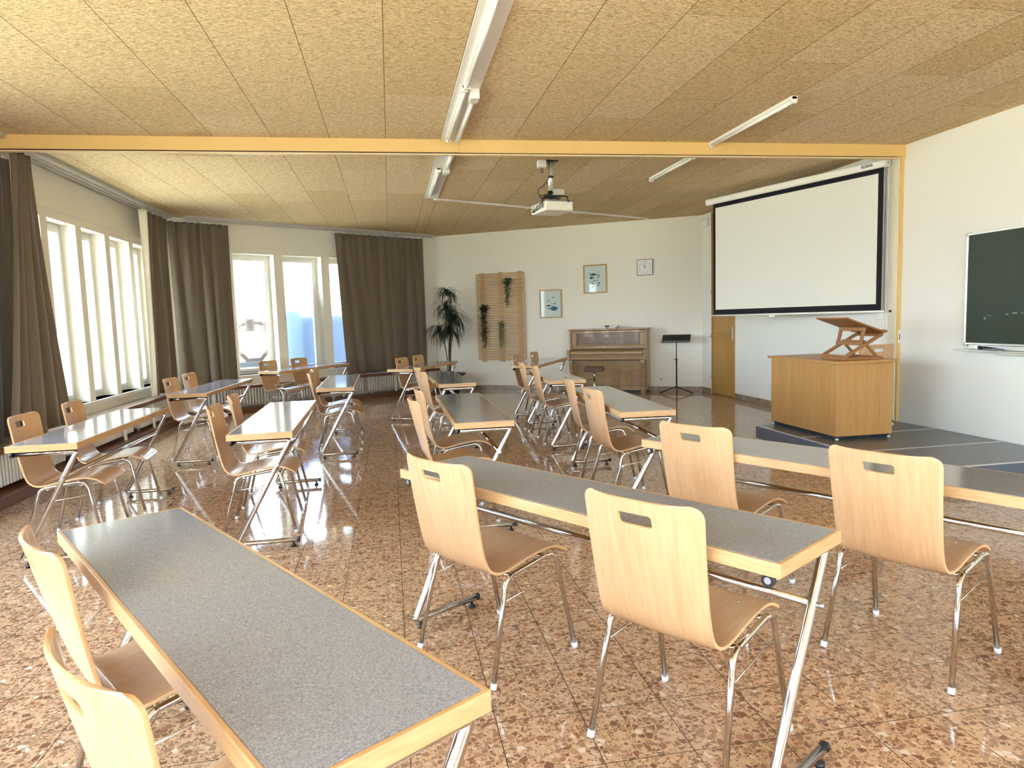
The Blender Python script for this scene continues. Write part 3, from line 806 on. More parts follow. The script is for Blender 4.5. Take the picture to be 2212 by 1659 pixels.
radiator(1.7, (AL, 5.55, 0), PI/2, 'ribbed radiator with white valve cover at the left edge of the picture', True)
radiator(1.55, (AL, 7.5, 0), PI/2, 'ribbed radiator in the middle under the left bench')
radiator(1.45, (AL, 9.3, 0), PI/2, 'ribbed radiator at the curtain corner end of the left bench')
for k, (u, L, lab) in enumerate(((.45,1.45,'ribbed radiator under the curtain left of the clear window'),(2.0,1.3,'ribbed radiator under the back windows behind the far table'),(3.4,1.35,'ribbed radiator under the right-hand brown curtain near the plant'))):
    P = A + dB*u; radiator(L, (P.x, P.y, 0), angB, lab)

# ------------------------------------------------------------------ curtains and tracks
def curtain(label, frame, top, bot, zt, zb, off, folds, amp, seed, group='taupe curtains', lining=None, flare=0.):
    """frame=(P, ang): x along the wall; local -y is toward the room"""
    P, ang = frame
    c = thing('curtain', label, 'curtain', (P[0], P[1], 0), ang, group)
    rnd = random.Random(seed)
    ph = [rnd.uniform(0, 2*PI) for _ in range(6)]
    NX, NZ = folds*28, 46
    def sheet(s0, s1, nx, y_add=0.):
        bm = BM(); g = []
        for j in range(NZ+1):
            v = j/NZ; z = zt + (zb-zt)*v
            row = []
            for i in range(nx+1):
                s = s0+(s1-s0)*i/nx
                a = top[0]+(top[1]-top[0])*s; b = bot[0]+(bot[1]-bot[0])*s
                e = v**1.15
                x = a+(b-a)*e
                # folds: sharp pleats at the heading, broad soft folds lower
                w = folds*2*PI*s
                f1 = math.sin(w*2.1+ph[0])*max(0, 1-v*1.6)**2*.5
                q_ = math.sin(w+ph[1]+1.3*math.sin(w*.45+ph[2])+ .9*v*math.sin(ph[3]+s*6))
                f2 = (math.copysign(abs(q_)**.7, q_))*(.45+.55*v)
                f3 = .6*math.sin(w*.43+ph[4]+1.2*v)*v
                y = -off + amp*(f1+f2*.9+f3) + y_add
                x += amp*.5*math.cos(w+ph[1]+1.3*math.sin(w*.45+ph[2]))*(.4+.6*v)
                row.append(bm.verts.new((x, y, z + .006*math.sin(w+ph[5])*v)))
            g.append(row)
        for j in range(NZ):
            for i in range(nx):
                f = bm.faces.new((g[j][i], g[j][i+1], g[j+1][i+1], g[j+1][i])); f.smooth = True
        return bm
    bm = sheet(0, 1, NX)
    o = obj('fabric', bm, 'curtain', c); m = o.modifiers.new('thickness', 'SOLIDIFY'); m.thickness = .003
    if lining:
        bm = sheet(*lining, 12, -.012); o = obj('lining', bm, 'lining', c, 'cream lining turned out along the edge'); m = o.modifiers.new('thickness', 'SOLIDIFY'); m.thickness = .002
    bm = BM()
    for i in range(folds*4+1):
        s = i/(folds*4); x = top[0]+(top[1]-top[0])*s
        box(bm, x-.004, x+.004, -off-.004, -off+.004, zt, zt+.025)
    obj('gliders', bm, 'white_pl', c)
    return c
FL = ((AL, 0), PI/2)
FBk = ((A.x, A.y), angB)
CT = 3.0
curtain('brown curtain hanging at the left edge of the picture, near side of the windows', FL, (6.72, 6.965), (6.15, 7.30), CT-.01, .495, .225, 4, .045, 3)
curtain('brown curtain mostly cut off by the left picture edge before the ceiling beam', FL, (5.55, 6.88), (5.45, 6.66), 2.935, .495, .105, 6, .026, 8)
curtain('brown curtain with cream lining edge beside the narrow left windows', FL, (9.98, 10.88), (9.86, 10.80), CT, .50, .20, 4, .06, 5, lining=(-.055, .012))
curtain('brown curtain between the room corner and the clear window', FBk, (uB(-4.93), uB(-4.04)), (uB(-4.90), uB(-4.02)), CT, .48, .17, 4, .05, 11)
curtain('wide brown curtain right of the frosted windows near the plant', FBk, (uB(-2.16), uB(-.30)), (uB(-2.05), uB(-.31)), CT, .48, .17, 6, .045, 21)
bm = BM()
for (a, b) in ((.04,.10),(.115,.175),(.19,.25)): box(bm, 0, A.y-6.76-.02, -b, -a, 3.045, H, .003)
box(bm, 0, A.y-6.76-.05, -.26, -.03, 3.075, H)
o = obj('curtain_track', bm, 'track'); o.location = (AL, 6.76, 0); o.rotation_euler = (0,0,PI/2); tag(o, 'triple grey curtain track on the ceiling along the left window wall', 'curtain track')
bm = BM(); box(bm, .36, LB-.15, -.19, -.15, 3.04, H, .003); box(bm, .36, LB-.15, -.26, -.20, 3.06, H, .003)
o = obj('curtain_track', bm, 'track'); o.location = (A.x, A.y, 0); o.rotation_euler = (0,0,angB); tag(o, 'curtain track on the ceiling along the back-left window wall', 'curtain track')
bm = BM(); box(bm, 0, 6.6-.4, -.24, -.05, 3.05, H, .003)
o = obj('curtain_track', bm, 'track'); o.location = (AL, .4, 0); o.rotation_euler = (0,0,PI/2); tag(o, 'curtain track on the ceiling before the beam, left wall', 'curtain track')

# ------------------------------------------------------------------ piano wall things (local frame: x along wall from P0, -y into the room)
P0 = Vector((1.555, 13.597))
def onP(u, off=0.): q = P0 + dP*u + Vector((dP.y, -dP.x))*off; return (q.x, q.y, 0)
# trellis
t = thing('wall_trellis', 'tall wooden slat trellis with hanging plants on the back wall', 'trellis', onP(0), angP)
bm = BM()
for k in range(34):
    z = .595+.0503*k; box(bm, .215, 1.222, -.062, -.034, z-.003, z+.031, .003)
obj('slat_panel', bm, 'pine', t)
for u in (.325, .715, 1.115):
    bm = BM(); box(bm, u-.042, u+.042, -.033, -.004, .555, 2.305, .003); p_ = obj('post', bm, 'pine', t)
    bm = BM(); cyl(bm, (u,-.036,2.285), (u,-.033,2.285), .007); cyl(bm, (u,-.036,.572), (u,-.033,.572), .007); obj('screw', bm, 'clear_glide', p_)
# hanging plants
def hanging(label, u, ztop, zbot, mat, seed, dens, width, leaf, bushy):
    q = onP(u, .09); h = thing('hanging_plant', label, 'plant', (q[0], q[1], 0), angP, 'small hanging plants on the trellis')
    rnd = random.Random(seed)
    bm = BM(); lathe(bm, [(.03,ztop-.09),(.045,ztop-.02),(.048,ztop-.015)], 14); tube(bm, [(0,.03,ztop-.02),(0,.03,ztop+.03),(0,.04,ztop+.035)], .003, 6); obj('pot', bm, 'black', h)
    bl, bs = BM(), BM()
    def addleaf(p, size):
        d = Vector((rnd.uniform(-1,1), rnd.uniform(-1,.4), rnd.uniform(-1,.5))).normalized(); s_ = d.cross(Vector((rnd.uniform(-1,1),rnd.uniform(-1,1),rnd.uniform(-1,1)))).normalized()
        a = p; b = p+d*size*.5+s_*size*.32; c = p+d*size; e = p+d*size*.5-s_*size*.32
        q = [bl.verts.new(v) for v in (a, b, c, e)]; bl.faces.new(q)
        nn = d.cross(s_)*.0012; q2 = [bl.verts.new(Vector(v)+nn) for v in (a, b, c, e)]; bl.faces.new(q2[::-1])
        for i in range(4): bl.faces.new((q[i], q2[i], q2[(i+1)%4], q[(i+1)%4]))
    for k in range(bushy):
        addleaf(Vector((rnd.gauss(0,width*.55), rnd.gauss(-.01,.03), ztop+rnd.uniform(-.05,.045))), leaf)
    for k in range(dens):
        x0 = rnd.gauss(0, width*.4); L = (ztop-zbot)*rnd.uniform(.55, 1.0) if k else (ztop-zbot)
        pts = []; x = x0; y = -.04+rnd.uniform(-.02,.02)
        for i in range(11):
            v = i/10; x += rnd.uniform(-.008,.008) - x*.04; pts.append(Vector((x, y*min(1,.4+v*2)-.005, ztop-L*v)))
        tube(bs, pts, .0016, 5)
        for i in range(int(L/leaf*1.5)):
            v = rnd.random()*10; j = min(9, int(v)); addleaf(pts[j].lerp(pts[j+1], v-j)+Vector((rnd.uniform(-.015,.015),rnd.uniform(-.01,.01),0)), leaf*rnd.uniform(.7,1.1))
    obj('foliage', bl, mat, h); obj('stems', bs, mat, h)
hanging('dark green trailing plant high on the right of the trellis', .90, 2.13, 1.62, 'leaf_mid', 1, 9, .075, .045, 90)
hanging('almost black trailing plant on the left of the trellis', .385, 1.63, .83, 'leaf_dark', 2, 12, .07, .04, 120)
hanging('pale grey-green trailing plant low in the middle of the trellis', .745, 1.32, .80, 'leaf_light', 3, 22, .06, .022, 70)

# pictures
def fish(bm, x, z, L, hh, y, flip=1):
    n = 10; up = []; lo = []
    for i in range(n+1):
        t_ = i/n; xx = x-flip*L/2+flip*L*.8*t_; w = hh/2*math.sin(PI*min(1, t_*.98+.01))**.8
        up.append((xx, z+w)); lo.append((xx, z-w))
    tail = [(x+flip*L*.30, z+hh*.06), (x+flip*L*.5, z+hh*.28), (x+flip*L*.44, z), (x+flip*L*.5, z-hh*.28), (x+flip*L*.30, z-hh*.06)]
    for poly_ in (up+lo[::-1], tail):
        a = [bm.verts.new((px, y, pz)) for px, pz in poly_]; b = [bm.verts.new((px, y-.0006, pz)) for px, pz in poly_]
        m_ = len(poly_); bm.faces.new(a); bm.faces.new(b[::-1])
        for i in range(m_): bm.faces.new((a[i], a[(i+1)%m_], b[(i+1)%m_], b[i]))
def picture(label, u0, u1, z0, z1, frame_mat, fishes, tilt=0.):
    q = onP((u0+u1)/2, .0); p_ = thing('framed_picture', label, 'picture', (q[0], q[1], 0), angP, 'framed fish prints')
    w = (u1-u0)/2; f = .022
    bm = BM()
    for (a, b, c, e) in ((-w,-w+f,z0,z1),(w-f,w,z0,z1),(-w+f,w-f,z0,z0+f),(-w+f,w-f,z1-f,z1)): box(bm, a, b, -.026, -.004, c, e, .002)
    obj('frame', bm, frame_mat, p_)
    bm = BM(); box(bm, -w+f, w-f, -.013, -.006, z0+f, z1-f); obj('print_sheet', bm, 'paper', p_)
    for mt in ('fish_blue','fish_dark','fish_grey'):
        ff = [x for x in fishes if x[4] == mt]
        if ff:
            bm = BM()
            for (fx, fz, L, hh, _, fl) in ff: fish(bm, fx, fz, L, hh, -.0135, fl)
            obj('printed_fish', bm, mt, p_)
    bm = BM(); box(bm, -w+f-.002, w-f+.002, -.0185, -.0165, z0+f-.002, z1-f+.002); obj('glazing', bm, 'glass', p_)
picture('lower fish print in a light wood frame, one large blue fish', 1.515, 1.955, 1.385, 1.925, 'pine', [
 (.04,1.565,.205,.085,'fish_blue',-1),(-.03,1.62,.13,.028,'fish_dark',1),(.085,1.655,.06,.018,'fish_dark',1),(.0,1.68,.055,.016,'fish_grey',-1),(-.06,1.712,.06,.013,'fish_dark',-1),(-.03,1.735,.055,.012,'fish_dark',-1),(.05,1.775,.055,.014,'fish_dark',-1)])
rf = random.Random(4)
up_f = [(-.02,2.165,.165,.042,'fish_dark',1),(-.06,2.105,.10,.045,'fish_dark',1),(-.10,2.195,.045,.012,'fish_dark',1),(.08,2.205,.045,.01,'fish_dark',1),(.06,2.14,.08,.02,'fish_dark',-1),(.05,2.10,.06,.022,'fish_grey',-1)]
for k in range(14): up_f.append((-.07+rf.random()*.16, 1.93+rf.random()*.13, .03+rf.random()*.025, .01+rf.random()*.02, rf.choice(['fish_dark','fish_grey']), rf.choice([-1,1])))
picture('upper fish print in a darker wood frame, shoal of small fish', 2.385, 2.83, 1.82, 2.345, 'door', up_f)

# clock 
q = onP(3.53, 0); ck = thing('wall_clock', 'square white wall clock with thin black rim, above the music stand', 'clock', (q[0], q[1], 0), angP)
cz, hw = 2.245, .142
bm = BM()
for (a, b, c, e) in ((-hw,-hw+.008,-hw,hw),(hw-.008,hw,-hw,hw),(-hw+.008,hw-.008,-hw,-hw+.008),(-hw+.008,hw-.008,hw-.008,hw)): box(bm, a, b, -.035, -.003, cz+c, cz+e, .001)
obj('rim', bm, 'black', ck)
bm = BM(); box(bm, -hw+.008, hw-.008, -.028, -.005, cz-hw+.008, cz+hw-.008); obj('dial', bm, 'paper', ck)
def text_mesh(name, s, size, mat, parent, loc, rot=(PI/2,0,0), extr=.0006, bold=0.):
    cu = bpy.data.curves.new(name, 'FONT'); cu.body = s; cu.size = size; cu.align_x = 'CENTER'; cu.align_y = 'CENTER'; cu.extrude = extr; cu.offset = bold
    to = bpy.data.objects.new('t', cu); COL.objects.link(to)
    dg = bpy.context.evaluated_depsgraph_get(); me = bpy.data.meshes.new_from_object(to.evaluated_get(dg)); bpy.data.objects.remove(to)
    me.name = name; me.materials.clear(); me.materials.append(M[mat])
    o = bpy.data.objects.new(name, me); COL.objects.link(o); o.parent = parent; o.location = loc; o.rotation_euler = rot; return o
for h in range(1, 13):
    a = PI/2 - h*PI/6
    text_mesh('numeral', str(h), .034, 'ink', ck, (.105*math.cos(a), -.0288, cz+.105*math.sin(a)))
def hand(L, tail, w, ang_deg, y, nm):
    bm = BM(); m_ = Matrix.Rotation(R(ang_deg), 4, 'Y'); box(bm, -w/2, w/2, -.001, .001, -tail, L, mtx=m_); o = obj(nm, bm, 'ink', ck); o.location = (0, y, cz)
hand(.062, .02, .007, -27, -.031, 'hour_hand'); hand(.095, .03, .005, 15, -.033, 'minute_hand')

# socket, switches, emergency lamp
q = onP(3.80, 0); s = thing('wall_socket', 'white power socket low on the back wall beside the music stand', 'socket', (q[0], q[1], 0), angP)
bm = BM(); box(bm, -.042, .042, -.012, 0, .18, .264, .004); obj('cover', bm, 'white_pl', s); bm = BM(); cyl(bm, (0,-.0135,.222), (0,-.012,.222), .022); obj('socket_hole', bm, 'track', s)
bm = BM(); box(bm, AR-.012, AR, 9.04, 9.115, .23, .33, .003); tag(obj('wall_socket', bm, 'white_pl'), 'white socket plate low on the wall left of the lectern', 'socket')
bm = BM(); box(bm, AR-.012, AR, 9.80, 9.86, 1.02, 1.10, .003); tag(obj('light_switch', bm, 'white_pl'), 'white light switch on the wall right of the oak door', 'switch')
em = thing('emergency_lamp', 'small boxy white emergency lamp high on the wall left of the door', 'lamp', (AR, 11.1, 0))
bm = BM(); box(bm, -.03, 0, -.15, .15, 2.86, 3.0, .008); obj('housing', bm, 'white_pl', em)
bm = BM(); box(bm, -.065, -.028, -.14, .14, 2.87, 2.99, .02); obj('diffuser', bm, 'white_met', em)

# ------------------------------------------------------------------ piano (x: 0..1.40, y: -depth)
q = onP(2.19, .02); p_ = thing('upright_piano', 'brown walnut upright piano against the back wall', 'piano', (q[0], q[1], 0), angP)
PW = 1.415
bm = BM(); box(bm, 0, PW, -.30, 0, .05, 1.135, .004); 
obj('case', bm, 'piano', p_)
bm = BM(); box(bm, -.025, PW+.025, -.365, .005, 1.137, 1.165, .008); obj('lid', bm, 'piano', p_)
bm = BM()
for (a, b, c, e) in ((.03,PW-.03,1.085,1.13),(.03,PW-.03,.80,.865),(.03,.125,.865,1.085),(PW-.125,PW-.03,.865,1.085)): box(bm, a, b, -.338, -.30, c, e, .008)
for (a, b, c, e) in ((.125,PW-.125,1.062,1.085),(.125,PW-.125,.865,.89),(.125,.15,.89,1.062),(PW-.15,PW-.125,.89,1.062)): box(bm, a, b, -.322, -.30, c, e, .006)
up = obj('upper_panel', bm, 'piano', p_)
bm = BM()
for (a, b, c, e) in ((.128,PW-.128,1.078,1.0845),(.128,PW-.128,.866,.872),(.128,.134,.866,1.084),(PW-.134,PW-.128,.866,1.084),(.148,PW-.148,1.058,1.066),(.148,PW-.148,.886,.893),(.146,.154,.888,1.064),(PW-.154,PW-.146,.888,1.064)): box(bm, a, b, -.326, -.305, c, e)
box(bm, .03, PW-.03, -.336, -.30, 1.129, 1.136); box(bm, .03, PW-.03, -.345, -.30, .790, .801); obj('recess_shade_strips', bm, 'piano_joint_shade', up, 'dark strips painting shade round the panel')  # dark strips paint recess shade round the inset and under the lid
bm = BM(); box(bm, .15, PW-.15, -.308, -.3005, .89, 1.062, .002); obj('burl_inset', bm, 'piano_dark', up)
for x in (.0, PW-.03):
    bm = BM(); box(bm, x, x+.03, -.35, -.30, .78, 1.135, .006); obj('pilaster', bm, 'piano', p_)
# fallboard with rolled front
bm = BM(); prof = [(-.30,.80),(-.36,.785),(-.44,.775),(-.475,.765),(-.49,.745),(-.493,.72),(-.487,.69),(-.487,.66),(-.30,.66)]
extrude_profile(bm, prof, .05, PW-.05); obj('fallboard', bm, 'piano', p_)
bm = BM(); box(bm, .05, PW-.05, -.500, -.486, .686, .690); box(bm, .05, PW-.05, -.498, -.486, .708, .712); box(bm, .05, PW-.05, -.492, -.32, .655, .662); box(bm, .1, PW-.1, -.45, -.3, .598, .609); obj('fallboard_shade_strips', bm, 'piano_joint_shade', p_)  # dark strips paint shade lines along the fallboard and under the key bed
bm = BM(); box(bm, 0, PW, -.50, -.30, .61, .66, .008); obj('key_bed', bm, 'piano', p_)
for x in (-.012, PW-.043):
    bm = BM(); box(bm, x, x+.055, -.512, -.30, .60, .79, .014); obj('key_block', bm, 'piano', p_)
for x in (.025, PW-.085):
    bm = BM()
    prof = [(-.495,.605),(-.50,.56),(-.485,.48),(-.455,.38),(-.435,.28),(-.43,.20),(-.44,.17),(-.44,.145),(-.475,.14),(-.48,.02),(-.41,.02),(-.405,.14),(-.40,.17),(-.40,.28),(-.405,.38),(-.42,.48),(-.43,.56),(-.42,.605)]
    extrude_profile(bm, prof, x, x+.06); o = obj('leg', bm, 'piano', p_)
    bm = BM(); box(bm, x-.006, x+.066, -.487, -.30, .0, .055, .006); obj('toe_block', bm, 'piano', o)
bm = BM(); box(bm, .10, PW-.10, -.312, -.30, .13, .60, .004); obj('lower_panel', bm, 'piano', p_)
bm = BM(); box(bm, .02, PW-.02, -.325, -.30, .045, .125, .006); obj('plinth_rail', bm, 'piano', p_)
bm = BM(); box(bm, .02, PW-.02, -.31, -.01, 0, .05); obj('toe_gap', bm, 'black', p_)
for x in (PW/2-.07, PW/2+.07):
    bm = BM(); box(bm, x-.018, x+.018, -.39, -.32, .06, .072, .004); obj('pedal', bm, 'steel', p_)
# songbooks and a small ornament on the piano
for i, (a, b, z, mt, lab) in enumerate(((.57,.85,1.167,'paper_cream','flat cream songbook lying on the piano lid, lower of two'),(.60,.88,1.196,'paper_cream','flat cream songbook lying on top of the other on the piano lid'))):
    q = onP(2.19+a, .12); s = thing('songbook', lab, 'book', (q[0], q[1], z-.001), angP, 'songbooks on the piano')
    bm = BM(); box(bm, 0, b-a, -.19, 0, .0, .002); box(bm, 0, b-a, -.19, 0, .026, .028); box(bm, 0, .002, -.19, 0, 0, .028); obj('cover', bm, mt, s)
    bm = BM(); box(bm, .003, b-a-.004, -.186, -.003, .002, .026); obj('pages', bm, 'paper', s)
q = onP(2.19+.70, .345); s = thing('ornament', 'small dark bow-shaped ornament in front of the songbooks on the piano', 'ornament', (q[0], q[1], 1.165), angP)
bm = BM()
for sx in (-1, 1):
    bmesh.ops.create_icosphere(bm, subdivisions=2, radius=.02, matrix=Matrix.Translation((sx*.022, 0, .04)) @ Matrix.Rotation(sx*.5, 4, 'Y') @ Matrix.Diagonal((1,.5,.8,1)))
bmesh.ops.create_icosphere(bm, subdivisions=2, radius=.011, matrix=Matrix.Translation((0, -.004, .036)))
cyl(bm, (0,0,0), (0,0,.03), .006); cyl(bm, (0,0,0), (0,0,.004), .022)
obj('figure', bm, 'ink', s)

# piano stool
q = onP(2.80, .98); s = thing('piano_stool', 'brown padded piano stool on a chrome column before the piano', 'stool', (q[0], q[1], 0), angP+R(8))
bm = BM(); box(bm, -.165, .165, -.16, .16, .445, .525, .02); obj('seat_pad', bm, 'brown_pad', s)
bm = BM(); cyl(bm, (0,0,.05), (0,0,.30), .022); cyl(bm, (0,0,.30), (0,0,.44), .015); cyl(bm, (0,0,.43), (0,0,.445), .08); obj('column', bm, 'chrome', s)
for k in range(4):
    a = k*PI/2+PI/4; bm = BM(); tube(bm, [(0,0,.06),(.12*math.cos(a),.12*math.sin(a),.045),(.21*math.cos(a),.21*math.sin(a),.02)], [.016,.014,.012], 10); cyl(bm, (.205*math.cos(a),.205*math.sin(a),0), (.205*math.cos(a),.205*math.sin(a),.022), .015); obj('leg', bm, 'chrome', s)
bm = BM(); tube(bm, fillet([(-.02,0,.30),(-.09,0,.31),(-.115,0,.24)], .03), .005, 8); obj('lever', bm, 'black', s)

# music stand
q = (4.87+.0, 0)
mx_, my_ = (2.885*math.cos(R(10))+11.835*math.sin(R(10)), -2.885*math.sin(R(10))+11.835*math.cos(R(10)))
s = thing('music_stand', 'black folding music stand between the piano and the oak door', 'music stand', (mx_, my_, 0), angP)
bm = BM()
m_ = Matrix.Translation((0,0,.965)) @ Matrix.Rotation(R(-52), 4, 'X')
box(bm, -.24, .24, -.004, .0, -.10, .10, .001, mtx=m_)
dk = obj('desk', bm, 'blackmetal', s)
bm = BM(); box(bm, -.245, .235, -.085, -.075, .895, .935, .003); box(bm, -.245, .235, -.085, -.02, .893, .898); obj('desk_lip', bm, 'blackmetal', dk)
bm = BM(); cyl(bm, (0,0,.10), (0,0,.60), .0125); cyl(bm, (0,0,.58), (0,0,.93), .008); obj('pole', bm, 'blackmetal', s)
for z, x in ((.60,-.02),(.905,.02)):
    bm = BM(); cyl(bm, (0,0,z-.018), (0,0,z+.018), .016); cyl(bm, (0,0,z), (x*2,0,z), .007); obj('clamp_knob', bm, 'black', s)
for k, a in enumerate((R(180+8), R(-8), R(-82))):
    bm = BM(); L = .27
    tube(bm, [(.01*math.cos(a),.01*math.sin(a),.115),(L*math.cos(a),L*math.sin(a),.022)], .010, 8)
    lg = obj('leg', bm, 'blackmetal', s)
    bm = BM(); tube(bm, [((L-.03)*math.cos(a),(L-.03)*math.sin(a),.026),((L+.015)*math.cos(a),(L+.015)*math.sin(a),.014)], .014, 8); obj('foot_cap', bm, 'black', lg)
bm = BM(); cyl(bm, (0,0,.07), (0,0,.13), .02); obj('hub', bm, 'black', s)

# ------------------------------------------------------------------ dragon plant
def rot10(x, y): c, s_ = math.cos(R(10)), math.sin(R(10)); return (x*c+y*s_, -x*s_+y*c)
px, py = rot10(-1.20, 13.08)
pl = thing('dragon_tree', 'tall spiky dragon tree in a dark bowl in the back corner', 'plant', (px, py, 0))
bm = BM(); lathe(bm, [(.17,0.001),(.20,.05),(.235,.32),(.31,.355),(.315,.385),(.22,.385),(.20,.35)], 28); obj('planter', bm, 'black', pl)
bm = BM(); lathe(bm, [(.005,.352),(.205,.352),(.207,.356)], 20); obj('soil', bm, 'stem', pl)
heads = [((.00,0,1.96),(.10,0,1.5)), ((-.02,.03,1.70),(.03,0,1.2)), ((.13,-.05,1.42),(.06,0,1.0)), ((-.17,-.06,1.25),(-.06,0,.9)), ((.02,-.10,1.22),(0,0,.8)), ((.08,.08,1.55),(.05,0,1.2))]
bs, = (BM(),)
for (hx, hy, hz), (mx2, my2, mz) in heads:
    tube(bs, [(hx*.15, hy*.15, .34), (mx2*.5, my2*.5, mz*.7), (mx2, my2, mz), (hx, hy, hz)], [.011,.010,.009,.007], 7)
obj('canes', bs, 'stem', pl)
rl = random.Random(12)
for hi_, ((hx, hy, hz), _) in enumerate(heads):
    bl = BM(); lk_ = (.80, .88, 1.0, .92, 1.05, .95)[hi_]
    for k in range(95):
        a = rl.uniform(0, 2*PI); L = rl.uniform(.32, .52)*lk_; el = rl.uniform(-.1, 1.25); w = .008
        d = Vector((math.cos(a), math.sin(a), 0)); p = Vector((hx, hy, hz-.10*rl.random())); side = d.cross(Vector((0,0,1)))
        n_ = 9; prev = None; ang = el
        for i in range(n_+1):
            t_ = i/n_; ww = w*(1-t_**2)+.0008
            vs_ = [bl.verts.new(p+side*ww), bl.verts.new(p+Vector((0,0,.0015))), bl.verts.new(p-side*ww)]
            if prev:
                bl.faces.new((prev[0], prev[1], vs_[1], vs_[0])); bl.faces.new((prev[1], prev[2], vs_[2], vs_[1]))
            prev = vs_
            p = p + (d*math.cos(ang)+Vector((0,0,1))*math.sin(ang))*L/n_; ang -= rl.uniform(.18,.36)
            ang = max(ang, -1.5)
    obj('leaf_rosette', bl, 'leaf_dark', pl)

# ------------------------------------------------------------------ projection screen
c10, s10 = math.cos(R(10)), math.sin(R(10))
SL = Vector(rot10(2.957, 9.906))*.985; SR = Vector(rot10(4.173, 7.665))*.985; ds = (SR-SL).normalized(); angS = math.atan2(ds.y, ds.x); SWd = (SR-SL).length
s = thing('projection_screen', 'large pull-down projection screen with black border', 'screen', (SL.x, SL.y, 0), angS)
zt, zb = 2.907, 1.357
bm = BM()
for (a, b, c, e) in ((0,.045,zb,zt),(SWd-.06,SWd,zb,zt),(.045,SWd-.06,zb,zb+.075),(.045,SWd-.06,zt-.055,zt)): box(bm, a, b, -.0012, .0012, c, e)
obj('black_border', bm, 'screen_black', s)
bm = BM(); box(bm, .045, SWd-.06, -.001, .001, zb+.075, zt-.055); obj('viewing_surface', bm, 'screen_white', s)
bm = BM(); tube(bm, [(-.035,0,zb-.008),(SWd+.035,0,zb-.008)], .012, 10); obj('bottom_bar', bm, 'white_met', s)
bm = BM(); box(bm, SWd*.41-.04, SWd*.41+.04, -.012, .012, zb-.045, zb-.018, .003); tube(bm, [(SWd*.41,0,zb-.04),(SWd*.41+.004,0,zb-.16)], .002, 6); obj('pull_handle', bm, 'white_pl', s)
prof = [(-.042,2.922),(-.028,2.907),(.028,2.907),(.042,2.922),(.042,2.972),(.028,2.988),(-.028,2.988),(-.042,2.972)]
bm = BM(); extrude_profile(bm, prof, -.075, SWd+.025); cs = obj('casing', bm, 'white_met', s)
bm = BM(); extrude_profile(bm, [(y*1.06, 2.948+(z-2.948)*1.06) for y, z in prof], -.105, -.075); obj('end_cap', bm, 'white_pl', cs)
bm = BM(); extrude_profile(bm, [(y*1.03, 2.948+(z-2.948)*1.03) for y, z in prof], SWd+.025, SWd+.048); obj('end_cap', bm, 'white_pl', cs)
bm = BM(); cyl(bm, (SWd+.048,0,2.948), (SWd+.0495,0,2.948), .008); obj('screw_hole', bm, 'ink', cs)
bm = BM()
bm.free()
for x in (0.03, SWd-.10):
    bm = BM(); tube(bm, [(x,0,2.985),(x,0,3.03),(x+.006,0,3.05),(x,0,H)], .003, 6); obj('ceiling_hook', bm, 'steel', s)
lb = text_mesh('brand_lettering', 'ELESAR', .042, 'ink', s, (SWd-.17, -.0432, 2.947), bold=.0012)

# ------------------------------------------------------------------ chalkboard
s = thing('chalkboard', 'green chalkboard in an aluminium frame on the right wall', 'chalkboard', (AR, 5.645, 0))
BL = 3.4
bm = BM(); box(bm, -.03, -.008, -BL, 0, 1.03, 2.045); obj('writing_surface', bm, 'board_green', s)
bm = BM()
for (a, b, c, e) in ((-.012,.008,1.02,2.055),(-BL-.008,-BL+.012,1.02,2.055)): box(bm, -.036, -.002, a, b, c, e, .002)
box(bm, -.036, -.002, -BL, 0, 2.04, 2.056, .002); box(bm, -.036, -.002, -BL, 0, 1.016, 1.034, .002)
obj('frame', bm, 'alu', s)
bm = BM()
for y in (-.005, -BL+.005):
    for z in (1.02, 2.05): box(bm, -.042, -.002, y-.018, y+.018, z-.016, z+.014, .006)
obj('corner_cap', bm, 'steel', s)
bm = BM(); box(bm, -.025, -.002, -BL, -.04, .975, 1.014, .002); box(bm, -.10, -.002, -BL, .05, .958, .972, .003); box(bm, -.07, -.002, -BL, -.38, .935, .957, .003); obj('chalk_tray', bm, 'alu', s)
bm = BM()
def smear(y0, y1, z0, z1, seed):
    r_ = random.Random(seed); n_ = 9; c_ = ((y0+y1)/2, (z0+z1)/2); pts_ = []
    for i in range(n_):
        a = 2*PI*i/n_; k_ = .6+.5*r_.random(); pts_.append((c_[0]+(y1-y0)/2*math.cos(a)*k_, c_[1]+(z1-z0)/2*math.sin(a)*k_))
    f_ = [bm.verts.new((-.0303, y, z)) for y, z in pts_]; bm.faces.new(f_)
smear(-.235,-.195,1.25,1.275,1); smear(-.31,-.22,1.285,1.291,2); smear(-.46,-.43,1.285,1.31,3); smear(-.56,-.485,1.30,1.318,4); smear(-.60,-.585,1.295,1.32,5)
obj('chalk_marks', bm, 'chalk', s, 'pale chalk smears')
s = thing('board_compass', 'black board compass lying on the chalk tray', 'compass', (AR-.055, 5.35, .978))
bm = BM(); tube(bm, [(0,.10,.012),(0,.02,.014),(0,-.03,.010)], [.012,.009,.007], 8); tube(bm, [(.01,-.02,.008),(.015,-.14,.004)], .004, 6); box(bm, -.008, .008, .08, .115, .0, .03, .003); obj('tool_body', bm, 'black', s)

